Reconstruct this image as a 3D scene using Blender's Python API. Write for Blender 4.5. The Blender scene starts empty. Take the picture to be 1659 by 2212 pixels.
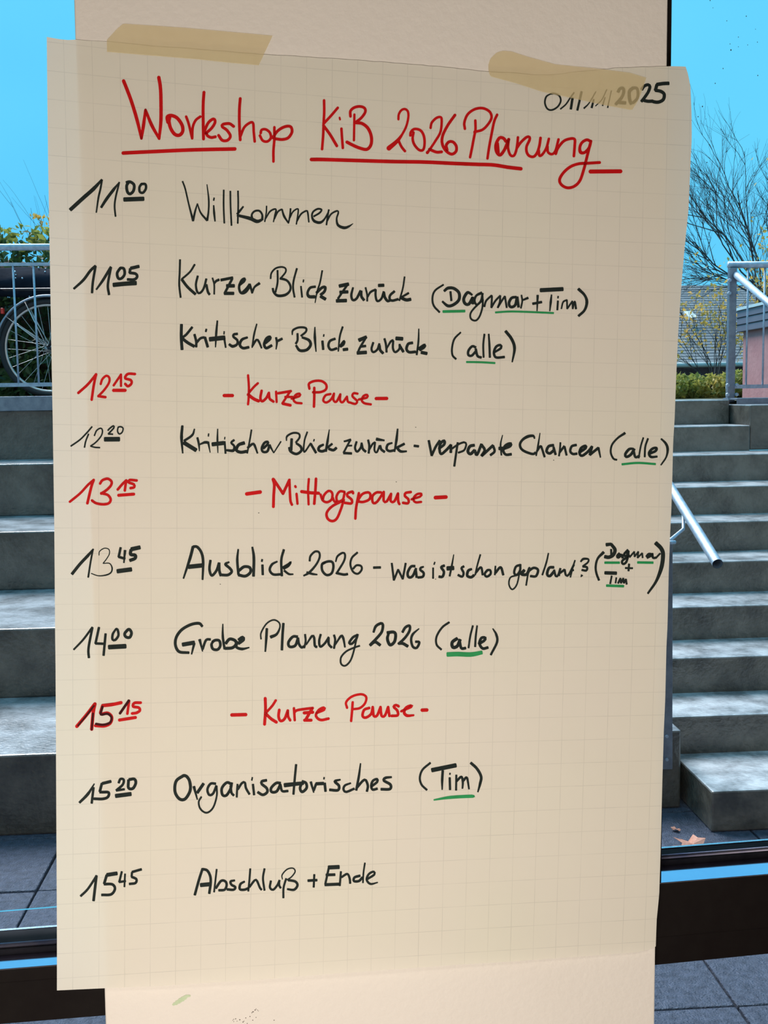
import bpy, bmesh, math, random
from mathutils import Vector, Matrix
from math import sin, cos, pi, radians

# ------------------------------------------------------------------ camera
W, H, FPX = 1659, 2212, 2400.0
YAW, PITCH, ROLL = 0.15, math.atan(256 / 2400), -0.015
EYE = Vector((0, 0, 1.57))
scene = bpy.context.scene
CAMROT = (Matrix.Rotation(-YAW, 3, 'Z') @ Matrix.Rotation(pi / 2 - PITCH, 3, 'X') @ Matrix.Rotation(ROLL, 3, 'Z'))
cam_data = bpy.data.cameras.new('camera')
cam_data.sensor_fit = 'VERTICAL'
cam_data.sensor_height = 24.0
cam_data.lens = FPX / H * 24.0
cam_data.clip_start = 0.02
cam_data.clip_end = 300
cam = bpy.data.objects.new('camera', cam_data)
scene.collection.objects.link(cam)
cam.matrix_world = Matrix.Translation(EYE) @ CAMROT.to_4x4()
scene.camera = cam

# ------------------------------------------------------------------ sky, sun, exposure
world = bpy.data.worlds.new('sky')
scene.world = world
world.use_nodes = True
wn, wl = world.node_tree.nodes, world.node_tree.links
bg = wn['Background']
geo = wn.new('ShaderNodeTexCoord')
sep = wn.new('ShaderNodeSeparateXYZ')
ramp = wn.new('ShaderNodeValToRGB')
els = ramp.color_ramp.elements
els[0].position, els[0].color = 0.44, (0.05, 0.06, 0.07, 1)
els[1].position, els[1].color = 0.50, (0.150, 0.66, 1.0, 1)
for p, c in ((0.56, (0.112, 0.585, 1.0, 1)), (0.66, (0.135, 0.655, 1.0, 1)), (1.0, (0.16, 0.68, 1.0, 1))):
    e = els.new(p); e.color = c
mp = wn.new('ShaderNodeMath'); mp.operation = 'MULTIPLY_ADD'
mp.inputs[1].default_value = 0.5; mp.inputs[2].default_value = 0.5
cloud = wn.new('ShaderNodeTexNoise'); cloud.inputs['Scale'].default_value = 3.5; cloud.inputs['Detail'].default_value = 3
cr = wn.new('ShaderNodeValToRGB')
cr.color_ramp.elements[0].position, cr.color_ramp.elements[0].color = 0.35, (0.90, 0.95, 1, 1)
cr.color_ramp.elements[1].position, cr.color_ramp.elements[1].color = 0.65, (1.10, 1.06, 1, 1)
mx = wn.new('ShaderNodeMix'); mx.data_type = 'RGBA'; mx.blend_type = 'MULTIPLY'; mx.inputs['Factor'].default_value = 1
wl.new(geo.outputs['Generated'], sep.inputs[0]); wl.new(sep.outputs['Z'], mp.inputs[0])
wl.new(mp.outputs[0], ramp.inputs[0]); wl.new(geo.outputs['Generated'], cloud.inputs['Vector'])
wl.new(cloud.outputs['Fac'], cr.inputs[0]); wl.new(ramp.outputs[0], mx.inputs[6]); wl.new(cr.outputs[0], mx.inputs[7])
wl.new(mx.outputs[2], bg.inputs[0])
bg.inputs[1].default_value = 1.1

sun_d = bpy.data.lights.new('sun', 'SUN')
sun_d.energy = 5.6
sun_d.angle = radians(34)
sun_d.color = (0.95, 0.95, 0.97)
sun = bpy.data.objects.new('sun', sun_d)
sun.rotation_euler = Vector((-0.30, 0.62, 0.95)).to_track_quat('Z', 'Y').to_euler()
scene.collection.objects.link(sun)

fill_d = bpy.data.lights.new('low_fill_light', 'AREA')  # added area light without a fixture, brightens the lower part of the sheet
fill_d.shape = 'RECTANGLE'; fill_d.size = 0.32; fill_d.size_y = 0.32
fill_d.energy = 17.2
fill_d.color = (1.0, 0.895, 0.79)
fill_l = bpy.data.objects.new('low_fill_light', fill_d)
fill_l.location = (-0.10, -0.15, 0.98)
fill_l.rotation_euler = (Vector(fill_l.location) - Vector((0.0, 1.1, 1.25))).to_track_quat('Z', 'Y').to_euler()
scene.collection.objects.link(fill_l)

ceil_d = bpy.data.lights.new('ceiling_light', 'AREA')
ceil_d.shape = 'RECTANGLE'; ceil_d.size = 0.8; ceil_d.size_y = 0.3
ceil_d.energy = 11
ceil_d.color = (1.0, 0.88, 0.76)
ceil_l = bpy.data.objects.new('ceiling_light', ceil_d)
ceil_l.location = (0.30, -0.9, 2.62)
ceil_l.rotation_euler = (radians(25), 0, 0)
scene.collection.objects.link(ceil_l)

scene.view_settings.view_transform = 'Standard'
scene.view_settings.look = 'None'
scene.view_settings.exposure = 0.0
scene.view_settings.gamma = 1.0
scene.view_settings.use_curve_mapping = False

# ------------------------------------------------------------------ helpers
COL = scene.collection
rnd = random.Random(7)

def ray(px, py):
    return CAMROT @ Vector(((px - W / 2) / FPX, (H / 2 - py) / FPX, -1.0))
def at_Y(px, py, Y):
    d = ray(px, py); return EYE + d * (Y / d.y)
def at_Z(px, py, Z):
    d = ray(px, py); return EYE + d * ((Z - EYE.z) / d.z)
FWD = Vector((sin(YAW), cos(YAW), 0)); RGT = Vector((cos(YAW), -sin(YAW), 0))
def at_D(px, py, D):
    d = ray(px, py); return EYE + d * (D / d.dot(FWD))
SROT = -0.08                                   # the steps stand a little askew to the windows
SM = Matrix.Rotation(SROT, 3, 'Z'); SI = SM.inverted()
def at_S(px, py, y):                           # point on the plane y' = const of the steps' own frame
    d = SI @ ray(px, py); e = SI @ EYE; return e + d * ((y - e.y) / d.y)

def link(o, parent=None):
    COL.objects.link(o)
    if parent is not None:
        o.parent = parent
    return o
def tag(o, label=None, cat=None, group=None, kind=None):
    if label: o['label'] = label
    if cat: o['category'] = cat
    if group: o['group'] = group
    if kind: o['kind'] = kind
    return o
def empty(name, loc=(0, 0, 0), rz=0):
    o = bpy.data.objects.new(name, None)
    o.location = loc; o.rotation_euler = (0, 0, rz); o.empty_display_size = 0.1
    return link(o)

class MB:
    """collects geometry, builds ONE mesh object"""
    def __init__(s): s.v = []; s.f = []; s.uv = None; s.sm = False
    def box(s, a, b):
        (x0, y0, z0), (x1, y1, z1) = a, b
        return s.hexa([(x0,y0,z0),(x1,y0,z0),(x1,y1,z0),(x0,y1,z0),(x0,y0,z1),(x1,y0,z1),(x1,y1,z1),(x0,y1,z1)])
    def hexa(s, p):
        n = len(s.v); s.v += [tuple(q) for q in p]
        for f in ((0,3,2,1),(4,5,6,7),(0,1,5,4),(1,2,6,5),(2,3,7,6),(3,0,4,7)):
            s.f.append(tuple(n + i for i in f))
        return s
    def tube(s, pts, r, seg=10, cap=True, r2=None):
        pts = [Vector(p) for p in pts]; m = len(pts); n0 = len(s.v)
        ref = None
        for i, p in enumerate(pts):
            t = (pts[min(i+1, m-1)] - pts[max(i-1, 0)]).normalized()
            if ref is None:
                ref = Vector((0,0,1)) if abs(t.z) < .9 else Vector((1,0,0))
            u = (ref - t * ref.dot(t)).normalized(); ref = u; w = t.cross(u)
            rr = r if r2 is None else r + (r2 - r) * i / (m - 1)
            for k in range(seg):
                a = 2 * pi * k / seg
                s.v.append(tuple(p + u * (rr * cos(a)) + w * (rr * sin(a))))
        for i in range(m - 1):
            for k in range(seg):
                a, b = n0 + i*seg + k, n0 + i*seg + (k+1) % seg
                s.f.append((a, b, b + seg, a + seg))
        if cap:
            s.f.append(tuple(n0 + k for k in range(seg))[::-1]); s.f.append(tuple(n0 + (m-1)*seg + k for k in range(seg)))
        return s
    def ball(s, c, r, sx=1, sy=1, sz=1, seg=8, rings=5):
        n0 = len(s.v); c = Vector(c)
        s.v.append(tuple(c + Vector((0, 0, r*sz))))
        for i in range(1, rings):
            th = pi * i / rings
            for k in range(seg):
                a = 2*pi*k/seg
                s.v.append(tuple(c + Vector((r*sx*sin(th)*cos(a), r*sy*sin(th)*sin(a), r*sz*cos(th)))))
        s.v.append(tuple(c - Vector((0, 0, r*sz)))); e = len(s.v) - 1
        for k in range(seg):
            s.f.append((n0, n0+1+k, n0+1+(k+1) % seg)); b = n0+1+(rings-2)*seg
            s.f.append((e, b+(k+1) % seg, b+k))
        for i in range(rings-2):
            for k in range(seg):
                a = n0+1+i*seg
                s.f.append((a+k, a+seg+k, a+seg+(k+1) % seg, a+(k+1) % seg))
        return s
    def torus(s, c, ax, R, r, seg=48, rs=8, a0=0, a1=2*pi, flat=1.0):
        """ring round the point c, axle direction ax"""
        ax = Vector(ax).normalized(); u = Vector((0,0,1)); w = ax.cross(u).normalized(); c = Vector(c)
        full = abs(a1-a0-2*pi) < 1e-6; n0 = len(s.v); m = seg if full else seg+1
        for i in range(m):
            a = a0 + (a1-a0)*i/seg; rad = u*cos(a) + w*sin(a)
            for k in range(rs):
                b = 2*pi*k/rs
                s.v.append(tuple(c + rad*(R + r*cos(b)) + ax*(r*flat*sin(b))))
        for i in range(seg):
            for k in range(rs):
                j = (i+1) % m if full else i+1
                s.f.append((n0+i*rs+k, n0+i*rs+(k+1) % rs, n0+j*rs+(k+1) % rs, n0+j*rs+k))
        return s
    def build(s, name, mat, parent=None, bevel=0, smooth=False, seg=2):
        me = bpy.data.meshes.new(name); me.from_pydata(s.v, [], s.f); me.validate(); me.update()
        o = bpy.data.objects.new(name, me); me.materials.append(mat); link(o, parent)
        if bevel:
            m = o.modifiers.new('bevel', 'BEVEL'); m.width = bevel; m.segments = seg; m.limit_method = 'ANGLE'
        if smooth:
            for p in me.polygons: p.use_smooth = True
        return o

# ------------------------------------------------------------------ materials
def mat(name, col, rough=0.6, metal=0.0, spec=0.5, noise=None, bump=None, ns=6.0, detail=6, coords='Object', col2=None, c3=None, bs=None):
    """procedural principled material: noise = (lo, hi) mix of col and col2, bump = strength"""
    m = bpy.data.materials.new(name); m.use_nodes = True
    N, L = m.node_tree.nodes, m.node_tree.links; b = N['Principled BSDF']
    b.inputs['Base Color'].default_value = (*col, 1); b.inputs['Roughness'].default_value = rough
    b.inputs['Metallic'].default_value = metal; b.inputs['Specular IOR Level'].default_value = spec
    if col2 is not None or bump:
        tc = N.new('ShaderNodeTexCoord')
    if col2 is not None:
        n = N.new('ShaderNodeTexNoise'); n.inputs['Scale'].default_value = ns; n.inputs['Detail'].default_value = detail
        n.inputs['Roughness'].default_value = 0.65
        L.new(tc.outputs[coords], n.inputs['Vector'])
        r = N.new('ShaderNodeValToRGB'); lo, hi = noise or (0.35, 0.65)
        r.color_ramp.elements[0].position = lo; r.color_ramp.elements[0].color = (*col, 1)
        r.color_ramp.elements[1].position = hi; r.color_ramp.elements[1].color = (*col2, 1)
        if c3:
            e = r.color_ramp.elements.new(min(hi + .12, 1)); e.color = (*c3, 1)
        L.new(n.outputs['Fac'], r.inputs[0]); L.new(r.outputs[0], b.inputs['Base Color'])
    if bump:
        n2 = N.new('ShaderNodeTexNoise'); n2.inputs['Scale'].default_value = bs or ns * 6; n2.inputs['Detail'].default_value = 8
        L.new(tc.outputs[coords], n2.inputs['Vector'])
        bp = N.new('ShaderNodeBump'); bp.inputs['Strength'].default_value = bump; bp.inputs['Distance'].default_value = 0.01
        L.new(n2.outputs['Fac'], bp.inputs['Height']); L.new(bp.outputs[0], b.inputs['Normal'])
    return m

M = {}
M['plaster'] = mat('painted plaster', (0.70, 0.655, 0.60), 0.85, spec=0.2, col2=(0.735, 0.69, 0.635), ns=2.2, bump=0.12, bs=140)
M['room'] = mat('room paint', (0.42, 0.39, 0.35), 0.9, col2=(0.46, 0.43, 0.39), ns=2)
M['carpet'] = mat('room floor', (0.28, 0.24, 0.20), 0.9, col2=(0.34, 0.30, 0.25), ns=8, bump=0.3)
M['frame'] = mat('dark coated aluminium', (0.0075, 0.0055, 0.0055), 0.6, spec=0.06, col2=(0.010, 0.008, 0.0075), ns=20)
M['gasket'] = mat('black rubber', (0.004, 0.004, 0.007), 0.6, spec=0.06, col2=(0.010, 0.010, 0.014), ns=30)
M['ledge'] = mat('satin anodised ledge', (0.70, 0.66, 0.86), 0.08, metal=1.0, col2=(0.76, 0.72, 0.90), ns=15)
M['bead'] = mat('glazing bead', (0.10, 0.12, 0.22), 0.4, metal=1.0, col2=(0.22, 0.21, 0.28), ns=15)
M['spacer'] = mat('aluminium spacer', (0.5, 0.5, 0.55), 0.25, metal=1.0, col2=(0.75, 0.75, 0.8), ns=400)
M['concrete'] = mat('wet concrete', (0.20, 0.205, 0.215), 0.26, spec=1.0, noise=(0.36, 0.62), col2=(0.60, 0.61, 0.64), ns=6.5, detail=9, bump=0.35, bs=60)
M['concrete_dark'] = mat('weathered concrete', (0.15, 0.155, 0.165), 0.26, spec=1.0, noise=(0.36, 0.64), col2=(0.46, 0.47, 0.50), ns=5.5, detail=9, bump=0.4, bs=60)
M['slab'] = mat('wet paving', (0.030, 0.042, 0.075), 0.38, spec=0.6, noise=(0.35, 0.66), col2=(0.095, 0.115, 0.175), ns=40, detail=9, bump=1.0, bs=170)
M['joint'] = mat('joint sand and moss', (0.012, 0.014, 0.010), 0.9, col2=(0.03, 0.04, 0.02), ns=25)
M['soil'] = mat('soil', (0.03, 0.028, 0.02), 0.9, col2=(0.07, 0.08, 0.035), ns=3, bump=0.5)
M['galv'] = mat('galvanised steel', (0.36, 0.44, 0.53), 0.58, metal=0.85, col2=(0.50, 0.58, 0.68), ns=38, detail=4)
M['galv_dark'] = mat('weathered steel', (0.17, 0.19, 0.24), 0.5, metal=0.7, col2=(0.26, 0.29, 0.34), ns=20)
M['tyre'] = mat('black tyre', (0.012, 0.011, 0.013), 0.7, col2=(0.02, 0.018, 0.02), ns=20)
M['rim'] = mat('bare rim', (0.55, 0.52, 0.50), 0.35, metal=0.9, col2=(0.65, 0.62, 0.6), ns=20)
M['bike'] = mat('black bicycle paint', (0.015, 0.015, 0.02), 0.3, col2=(0.025, 0.025, 0.03), ns=10)
M['red'] = mat('red reflector', (0.65, 0.02, 0.01), 0.25, col2=(0.8, 0.03, 0.02), ns=10)
M['tarp'] = mat('wet dark tarpaulin', (0.008, 0.010, 0.017), 0.85, spec=0.03, col2=(0.018, 0.022, 0.034), ns=5, bump=0.5, bs=14)
M['water'] = mat('water drops', (0.5, 0.6, 0.7), 0.05, spec=1.0, metal=0.6, col2=(0.6, 0.7, 0.8), ns=10)
M['bark'] = mat('bark', (0.045, 0.04, 0.045), 0.9, col2=(0.09, 0.075, 0.07), ns=20)
M['leaf_dark'] = mat('dark ivy leaves', (0.03, 0.07, 0.03), 0.25, noise=(0.4, 0.66), col2=(0.09, 0.16, 0.045), ns=2.5, c3=(0.30, 0.22, 0.03))
M['leaf_green'] = mat('green hedge leaves', (0.08, 0.10, 0.02), 0.55, noise=(0.35, 0.6), col2=(0.34, 0.36, 0.08), ns=1.8, c3=(0.60, 0.45, 0.12))
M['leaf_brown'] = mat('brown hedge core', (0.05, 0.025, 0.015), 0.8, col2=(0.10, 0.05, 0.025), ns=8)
M['leaf_yellow'] = mat('yellow autumn leaves', (0.55, 0.38, 0.08), 0.6, noise=(0.4, 0.6), col2=(0.85, 0.50, 0.12), ns=2.0, c3=(0.9, 0.35, 0.1))
M['roof'] = mat('slate roof', (0.11, 0.115, 0.13), 0.6, noise=(0.35, 0.65), col2=(0.20, 0.20, 0.21), ns=1.6, c3=(0.10, 0.14, 0.09), bump=0.6, bs=6)
M['gutter'] = mat('pale gutter', (0.5, 0.5, 0.48), 0.5, col2=(0.6, 0.6, 0.58), ns=5)
M['darkwall'] = mat('brown timber', (0.06, 0.035, 0.035), 0.8, col2=(0.14, 0.10, 0.12), ns=5)
M['pink'] = mat('pinkish render', (0.46, 0.19, 0.20), 0.8, noise=(0.3, 0.7), col2=(0.56, 0.27, 0.27), ns=6, bump=0.3)
M['fascia'] = mat('grey fascia', (0.13, 0.12, 0.17), 0.5, col2=(0.16, 0.15, 0.20), ns=3)
M['zinc'] = mat('zinc roof edge', (0.75, 0.75, 0.72), 0.35, metal=0.4, col2=(0.85, 0.85, 0.82), ns=5)
M['leaf_fallen'] = mat('brown fallen maple leaf', (0.42, 0.17, 0.11), 0.5, col2=(0.62, 0.30, 0.22), ns=40)
M['ink_red'] = mat('red marker ink', (0.43, 0.002, 0.003), 0.65, spec=0.12, col2=(0.52, 0.003, 0.005), ns=60)
M['ink_black'] = mat('black marker ink', (0.008, 0.014, 0.013), 0.7, spec=0.1, noise=(.3, .75), col2=(0.018, 0.025, 0.023), ns=60)
M['ink_green'] = mat('green marker ink', (0.006, 0.22, 0.06), 0.6, spec=0.3, col2=(0.01, 0.27, 0.08), ns=60)
M['ink_maroon'] = mat('black over red marker ink', (0.03, 0.003, 0.004), 0.7, spec=0.1, col2=(0.06, 0.003, 0.005), ns=60)
M['green_smudge'] = mat('green smudge', (0.45, 0.56, 0.36), 0.9, col2=(0.55, 0.62, 0.44), ns=60)
M['speck'] = mat('dark specks', (0.05, 0.035, 0.03), 0.9, col2=(0.08, 0.06, 0.05), ns=60)

def riser_shade_stain(m, k=0.5):
    """multiplies upright faces by a dark brown: their shade painted in, plus brown staining"""
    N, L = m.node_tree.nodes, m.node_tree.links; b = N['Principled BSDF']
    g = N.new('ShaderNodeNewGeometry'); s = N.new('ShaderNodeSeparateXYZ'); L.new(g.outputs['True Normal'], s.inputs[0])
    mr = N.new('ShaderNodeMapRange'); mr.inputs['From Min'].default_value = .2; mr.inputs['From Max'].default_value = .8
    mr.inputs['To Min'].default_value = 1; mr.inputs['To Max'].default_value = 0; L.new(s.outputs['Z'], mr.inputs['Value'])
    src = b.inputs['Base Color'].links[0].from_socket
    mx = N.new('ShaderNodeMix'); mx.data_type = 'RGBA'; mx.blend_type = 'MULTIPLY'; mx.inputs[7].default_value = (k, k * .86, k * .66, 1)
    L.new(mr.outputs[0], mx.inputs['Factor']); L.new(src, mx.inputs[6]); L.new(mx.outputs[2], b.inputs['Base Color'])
riser_shade_stain(M['concrete'], .24); riser_shade_stain(M['concrete_dark'], .26)  # risers carry painted shade as well as brown stain
def leafify(m, amount=0.5):
    N, L = m.node_tree.nodes, m.node_tree.links; b = N['Principled BSDF']; out = N['Material Output']
    t = N.new('ShaderNodeBsdfTranslucent'); mix = N.new('ShaderNodeMixShader'); mix.inputs[0].default_value = amount
    src = b.inputs['Base Color'].links[0].from_socket; L.new(src, t.inputs[0])
    L.new(b.outputs[0], mix.inputs[1]); L.new(t.outputs[0], mix.inputs[2]); L.new(mix.outputs[0], out.inputs[0])
for k_ in ('leaf_dark', 'leaf_green', 'leaf_yellow'): leafify(M[k_])
def glass_mat():
    m = bpy.data.materials.new('window glass'); m.use_nodes = True
    N, L = m.node_tree.nodes, m.node_tree.links; N.remove(N['Principled BSDF'])
    t = N.new('ShaderNodeBsdfTransparent'); t.inputs[0].default_value = (0.985, 0.99, 0.99, 1)
    g = N.new('ShaderNodeBsdfGlossy'); g.inputs['Roughness'].default_value = 0.01
    fr = N.new('ShaderNodeFresnel'); fr.inputs['IOR'].default_value = 1.35
    mix = N.new('ShaderNodeMixShader')
    L.new(fr.outputs[0], mix.inputs[0]); L.new(t.outputs[0], mix.inputs[1]); L.new(g.outputs[0], mix.inputs[2])
    L.new(mix.outputs[0], N['Material Output'].inputs[0]); return m
M['glass'] = glass_mat()

def paper_mat():
    """flip chart paper: thin translucent sheet printed with a faint square grid (uv = grid squares)"""
    m = bpy.data.materials.new('flip chart paper'); m.use_nodes = True
    N, L = m.node_tree.nodes, m.node_tree.links; N.remove(N['Principled BSDF'])
    uv = N.new('ShaderNodeUVMap'); uv.uv_map = 'grid'
    sp = N.new('ShaderNodeSeparateXYZ'); L.new(uv.outputs[0], sp.inputs[0])
    def line(out):
        fr = N.new('ShaderNodeMath'); fr.operation = 'FRACT'; L.new(out, fr.inputs[0])
        su = N.new('ShaderNodeMath'); su.operation = 'SUBTRACT'; L.new(fr.outputs[0], su.inputs[0]); su.inputs[1].default_value = 0.5
        ab = N.new('ShaderNodeMath'); ab.operation = 'ABSOLUTE'; L.new(su.outputs[0], ab.inputs[0])
        gt = N.new('ShaderNodeMapRange'); gt.inputs['From Min'].default_value = 0.484; gt.inputs['From Max'].default_value = 0.496
        L.new(ab.outputs[0], gt.inputs['Value']); return gt.outputs[0]
    mxm = N.new('ShaderNodeMath'); mxm.operation = 'MAXIMUM'
    L.new(line(sp.outputs['X']), mxm.inputs[0]); L.new(line(sp.outputs['Y']), mxm.inputs[1])
    tc = N.new('ShaderNodeTexCoord')
    no = N.new('ShaderNodeTexNoise'); no.inputs['Scale'].default_value = 26; no.inputs['Detail'].default_value = 3
    L.new(tc.outputs['Object'], no.inputs['Vector'])
    mr = N.new('ShaderNodeMapRange'); mr.inputs['From Min'].default_value = .3; mr.inputs['From Max'].default_value = .7
    mr.inputs['To Min'].default_value = 0.10; mr.inputs['To Max'].default_value = 0.36
    L.new(no.outputs['Fac'], mr.inputs['Value'])
    mul = N.new('ShaderNodeMath'); mul.operation = 'MULTIPLY'; L.new(mxm.outputs[0], mul.inputs[0]); L.new(mr.outputs[0], mul.inputs[1])
    n3 = N.new('ShaderNodeTexNoise'); n3.inputs['Scale'].default_value = 5; n3.inputs['Detail'].default_value = 2
    L.new(tc.outputs['Object'], n3.inputs['Vector'])
    base = N.new('ShaderNodeMix'); base.data_type = 'RGBA'
    base.inputs[6].default_value = (0.84, 0.79, 0.73, 1); base.inputs[7].default_value = (0.82, 0.81, 0.69, 1)
    L.new(n3.outputs['Fac'], base.inputs['Factor'])
    c = N.new('ShaderNodeMix'); c.data_type = 'RGBA'; c.inputs[7].default_value = (0.36, 0.36, 0.33, 1)
    L.new(mul.outputs[0], c.inputs['Factor']); L.new(base.outputs[2], c.inputs[6])
    nb = N.new('ShaderNodeTexNoise'); nb.inputs['Scale'].default_value = 9; nb.inputs['Detail'].default_value = 2
    L.new(tc.outputs['Object'], nb.inputs['Vector'])
    bp = N.new('ShaderNodeBump'); bp.inputs['Strength'].default_value = 0.22; bp.inputs['Distance'].default_value = 0.01
    L.new(nb.outputs['Fac'], bp.inputs['Height'])
    d = N.new('ShaderNodeBsdfDiffuse'); tr = N.new('ShaderNodeBsdfTranslucent')
    L.new(c.outputs[2], d.inputs[0]); L.new(c.outputs[2], tr.inputs[0])
    L.new(bp.outputs[0], d.inputs['Normal'])
    mix = N.new('ShaderNodeMixShader'); mix.inputs[0].default_value = 0.30
    L.new(d.outputs[0], mix.inputs[1]); L.new(tr.outputs[0], mix.inputs[2])
    L.new(mix.outputs[0], N['Material Output'].inputs[0]); return m
M['paper'] = paper_mat()

def tape_mat():
    m = bpy.data.materials.new('masking tape'); m.use_nodes = True
    N, L = m.node_tree.nodes, m.node_tree.links; N.remove(N['Principled BSDF'])
    tc = N.new('ShaderNodeTexCoord'); no = N.new('ShaderNodeTexNoise'); no.inputs['Scale'].default_value = 40
    L.new(tc.outputs['Object'], no.inputs['Vector'])
    r = N.new('ShaderNodeValToRGB')
    r.color_ramp.elements[0].color = (0.75, 0.61, 0.32, 1); r.color_ramp.elements[1].color = (0.81, 0.68, 0.38, 1)
    L.new(no.outputs['Fac'], r.inputs[0])
    d = N.new('ShaderNodeBsdfDiffuse'); L.new(r.outputs[0], d.inputs[0])
    t = N.new('ShaderNodeBsdfTransparent'); t.inputs[0].default_value = (0.97, 0.95, 0.90, 1)
    mix = N.new('ShaderNodeMixShader'); mix.inputs[0].default_value = 0.42
    L.new(t.outputs[0], mix.inputs[1]); L.new(d.outputs[0], mix.inputs[2])
    L.new(mix.outputs[0], N['Material Output'].inputs[0]); return m
M['tape'] = tape_mat()

# ------------------------------------------------------------------ the setting: room, wall strip, windows
YC = 1.110                                     # face of the white wall strip
YG = 1.215                                     # glass
x_l = [at_Y(160, 0, YC), at_Y(228, 2212, YC)]
x_r = [at_Y(1443, 0, YC), at_Y(1414, 2212, YC)]
def lerpx(p, z):
    a, b = p; t = (z - a.z) / (b.z - a.z); return a.x + (b.x - a.x) * t
Z0, Z1 = 0.0, 2.70
wall = MB()
XL0, XL1, XR0, XR1 = lerpx(x_l, Z0), lerpx(x_l, Z1), lerpx(x_r, Z0), lerpx(x_r, Z1)
wall.hexa([(XL0, YC, Z0), (XR0, YC, Z0), (XR0, YC + .2, Z0), (XL0, YC + .2, Z0),
           (XL1, YC, Z1), (XR1, YC, Z1), (XR1, YC + .2, Z1), (XL1, YC + .2, Z1)])
wf = tag(wall.build('wall_front', M['plaster'], bevel=0.0015), 'white painted wall strip between the two windows, behind the paper', kind='structure')
# marks on the paint
def on_wall(px, py, off=0.0004):
    return at_Y(px, py, YC - off)
sm = MB(); n = 0
for i in range(14):
    cx, cy = 375 + i * 2.6, 2171 - i * 1.6 + rnd.uniform(-2, 2)
    r = 2.2 + 1.8 * sin(pi * i / 13)
    k = len(sm.v); sm.v += [tuple(on_wall(cx + r * 1.5 * cos(a), cy + r * sin(a), 0.0003 + i * 1e-5)) for a in [2*pi*q/8 for q in range(8)]]
    sm.f.append(tuple(range(k, k + 8))[::-1])
tag(sm.build('smudge', M['green_smudge'], wf), 'faint green smudge')
sp = MB()
for (x, y) in [(503,2204),(505,2202),(509,2201),(518,2203),(531,2199),(544,2188),(546,2186),(548,2185.5),(551,2182),(553,2180),(556,2182),(558,2184),(553,2198),(525,2208),(527,2206),(540,2196),(592,2204),(534,2211),(546,2204),(512,2206),(505,2207)]:
    r = rnd.uniform(.6, 1.1); k = len(sp.v)
    sp.v += [tuple(on_wall(x + r * cos(a) * 1.3, y + r * sin(a))) for a in [2*pi*q/6 for q in range(6)]]
    sp.f.append(tuple(range(k, k + 6))[::-1])
tag(sp.build('dirt_specks', M['speck'], wf), 'small dark specks', kind='stuff')

# room shell round the camera
RX0, RX1, RY0 = -2.6, 3.2, -3.6
tag(MB().box((RX0, RY0, -.1), (RX1, YC + .2, 0)).build('floor', M['carpet']), 'floor of the room', kind='structure')
tag(MB().box((RX0, RY0, Z1), (RX1, YC + .2, Z1 + .12)).build('ceiling', M['room']), 'ceiling of the room', kind='structure')
tag(MB().box((RX0 - .1, RY0, 0), (RX0, YC + .2, Z1)).build('wall_left', M['room']), 'left wall of the room', kind='structure')
tag(MB().box((RX1, RY0, 0), (RX1 + .1, YC + .2, Z1)).build('wall_right', M['room']), 'right wall of the room', kind='structure')
tag(MB().box((RX0 - .1, RY0 - .1, 0), (RX1 + .1, RY0, Z1)).build('wall_back', M['room']), 'back wall of the room', kind='structure')
fac = MB(); fac.box((RX0 - 4, YC, Z1 + .12), (RX1 + 4, YC + .3, 5.6)); fac.box((RX0 - 4, YC, 0), (RX0 - .1, YC + .3, Z1 + .12)); fac.box((RX1 + .1, YC, 0), (RX1 + 4, YC + .3, Z1 + .12))
tag(fac.build('wall_outer', M['room']), 'outer wall of the building above and beside the windows', kind='structure')

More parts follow.
